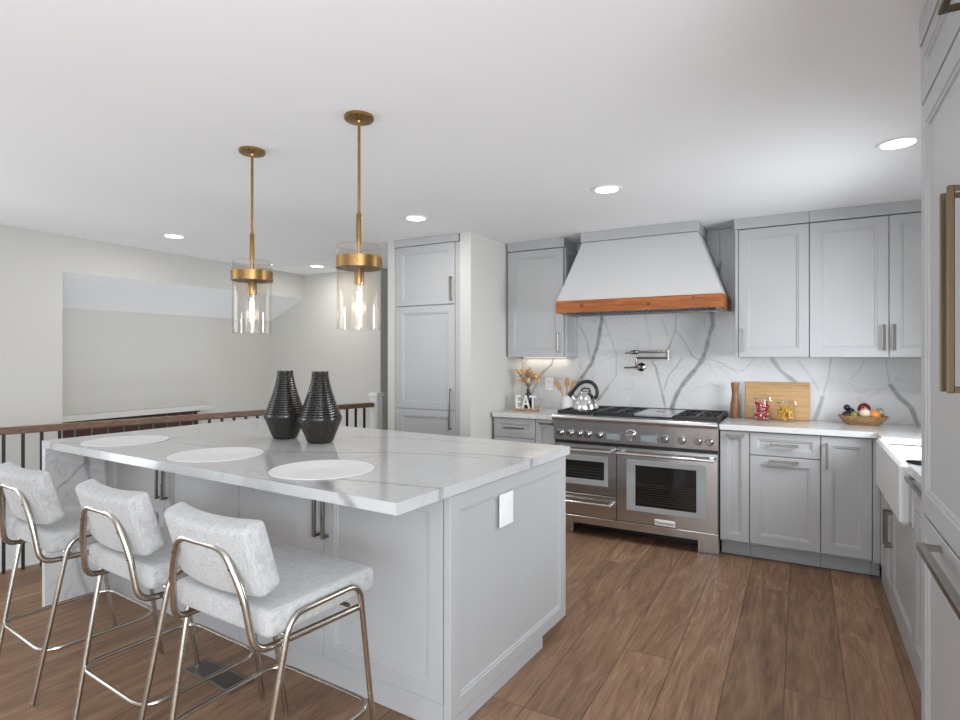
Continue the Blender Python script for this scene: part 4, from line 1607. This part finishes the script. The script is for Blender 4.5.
def jar(name, label, x, y, R, H, content, cname, clabel, ccat):
    t = thing(name, label, 'jar', (x, y, ZC))
    obj('glass', MB().lathe([(0, .001), (R - .003, .001), (R, .006), (R, H * .80), (R * .9, H * .86), (R * .9, H * .90), (0, H * .90)], seg=36), M_JARG, t)
    m = MB()
    m.lathe([(0, H * .905), (R * .92, H * .905), (R * .95, H * .93), (R * .95, H * .97), (R * .8, H), (0, H)], seg=36)
    obj('lid', m, M_JARG, t)
    m = MB()
    m.tube([(R * .93 * math.cos(a), R * .93 * math.sin(a), H * .885) for a in [2 * PI * k / 30 for k in range(30)]], .0022, 6, True)
    m.tube(fillet([(R * .93, -.012, H * .88), (R * 1.08, -.012, H * .75), (R * 1.08, .012, H * .75), (R * .93, .012, H * .88)], .01, 3), .0022, 6)
    m.tube(fillet([(R * .93, -.01, H * .94), (R * 1.02, -.01, H * .84), (R * 1.02, .01, H * .84), (R * .93, .01, H * .94)], .01, 3), .0022, 6)
    obj('wire_clasp', m, M_CHROME, t)
    cm = MB()
    rn = random.Random(hash(cname) % 99 if False else len(cname))
    content(cm, rn, R - .012, H * .80)
    return t, cm


def fill_berries(cm, rn, R, H):
    for k in range(190):
        a = rn.uniform(0, 2 * PI)
        r = R * .97 * math.sqrt(rn.random())
        cm.ball((r * math.cos(a), r * math.sin(a), .018 + rn.random() * (H - .03)), rn.uniform(.008, .011), 8, 6, (1, 1, .85))


def fill_pasta(cm, rn, R, H):
    for k in range(150):
        a = rn.uniform(0, 2 * PI)
        r = R * .90 * math.sqrt(rn.random())
        c = Vector((r * math.cos(a), r * math.sin(a), .018 + rn.random() * (H - .03)))
        u = Vector((rn.uniform(-1, 1), rn.uniform(-1, 1), rn.uniform(-1, 1))).normalized() * .011
        w = Vector((u.y, -u.x, .003))
        cm.tube([tuple(c - u + w * .4), tuple(c), tuple(c + u + w * .4)], .0048, 7)


def mottled(name, c1, c2, scale, th=.5):
    m, nt, N, L, b = new_mat(name)
    setp(b, rough=.35)
    tc = N.new('ShaderNodeTexCoord')
    nz = N.new('ShaderNodeTexNoise')
    nz.inputs['Scale'].default_value = scale
    L.new(tc.outputs['Object'], nz.inputs['Vector'])
    r = N.new('ShaderNodeValToRGB')
    r.color_ramp.elements[0].position = th - .05
    r.color_ramp.elements[1].position = th + .05
    r.color_ramp.elements[0].color = (*c1, 1)
    r.color_ramp.elements[1].color = (*c2, 1)
    L.new(nz.outputs['Fac'], r.inputs['Fac'])
    L.new(r.outputs['Color'], b.inputs['Base Color'])
    return m


for nm, lb, x, y, R, H, fn, mat, cn, cl, cc in [
    ('storage_jar', 'tall glass jar of red candies in front of the cutting board', -.250, 4.612, .058, .180, fill_berries, mottled('red_candy', (.42, .012, .018), (.68, .55, .50), 38, .56), 'red_candies', 'red and white candies filling the tall jar', 'candy'),
    ('storage_jar', 'shorter glass jar of yellow pasta in front of the cutting board', -.098, 4.600, .066, .152, fill_pasta, paint('pasta_yellow', (.72, .40, .06), .5), 'pasta_pieces', 'yellow pasta pieces filling the shorter jar', 'pasta')]:
    t, cm = jar(nm, lb, x, y, R, H, fn, cn, cl, cc)
    o = obj(cn, cm, mat, None, smooth=60)
    o.location = (x, y, ZC)
    tag(o, cl, cc, None, 'stuff')

# fruit bowl
fx, fy, FS = .366, 4.665, .86
m = MB()
m.lathe([(0, .0), (.105 * FS, 0), (.112 * FS, .003), (.150 * FS, .036), (.172 * FS, .060), (.166 * FS, .062), (.140 * FS, .038), (.100 * FS, .014), (0, .012)], fx, fy, ZC, 44, sy=.62)
solo('fruit_bowl', m, M_BOWL, 'shallow oval wooden bowl of fruit on the right counter', 'bowl', (fx, fy, ZC))


def fruit(name, label, cat, dx, dy, dz, r, mat, s=(1, 1, 1), extra=None):
    m = MB()
    r *= .92
    c = (fx + dx * FS, fy + dy, ZC + dz - .006)
    m.ball(c, r, 20, 14, s)
    # shallow dimple and stem at the top
    m.tube([(c[0], c[1], c[2] + r * s[2] * .9), (c[0] + .002, c[1], c[2] + r * s[2] * 1.15)], .0018, 6)
    if extra: extra(m, c)
    return solo(name, m, mat, label, cat, c, None, None, 60)


M_PLUM = paint('dark_plum_skin', (.012, .009, .018), .3)
fruit('plum', 'dark purple plum at the left end of the bowl, lowest of three', 'fruit', -.108, -.012, .068, .030, M_PLUM)
fruit('plum', 'dark purple plum on top at the left end of the bowl', 'fruit', -.106, .012, .117, .022, M_PLUM)
fruit('plum', 'small dark plum behind the others at the left end of the bowl', 'fruit', -.078, .036, .088, .026, M_PLUM)
fruit('lime', 'green lime between the plums and the pink peach', 'fruit', -.058, -.016, .068, .029, paint('lime_skin', (.20, .26, .06), .4), (1.1, 1, .95))
fruit('apple', 'dark red apple on top of the pile in the bowl', 'fruit', .010, .022, .112, .042, paint('dark_red_skin', (.16, .008, .018), .25))
fruit('peach', 'pink and cream peach at the front of the bowl', 'fruit', .008, -.036, .086, .037, mottled('peach_skin', (.70, .22, .18), (.78, .66, .52), 14, .48))
fruit('orange', 'bright orange at the front right of the bowl', 'fruit', .076, -.026, .074, .036, paint('orange_skin', (.85, .28, .03), .4, .4, 160))
fruit('pear', 'grey-green pear at the right end of the bowl', 'fruit', .112, .024, .085, .032, mottled('grey_green_skin', (.20, .24, .17), (.38, .42, .33), 40), (1, 1, 1.15))
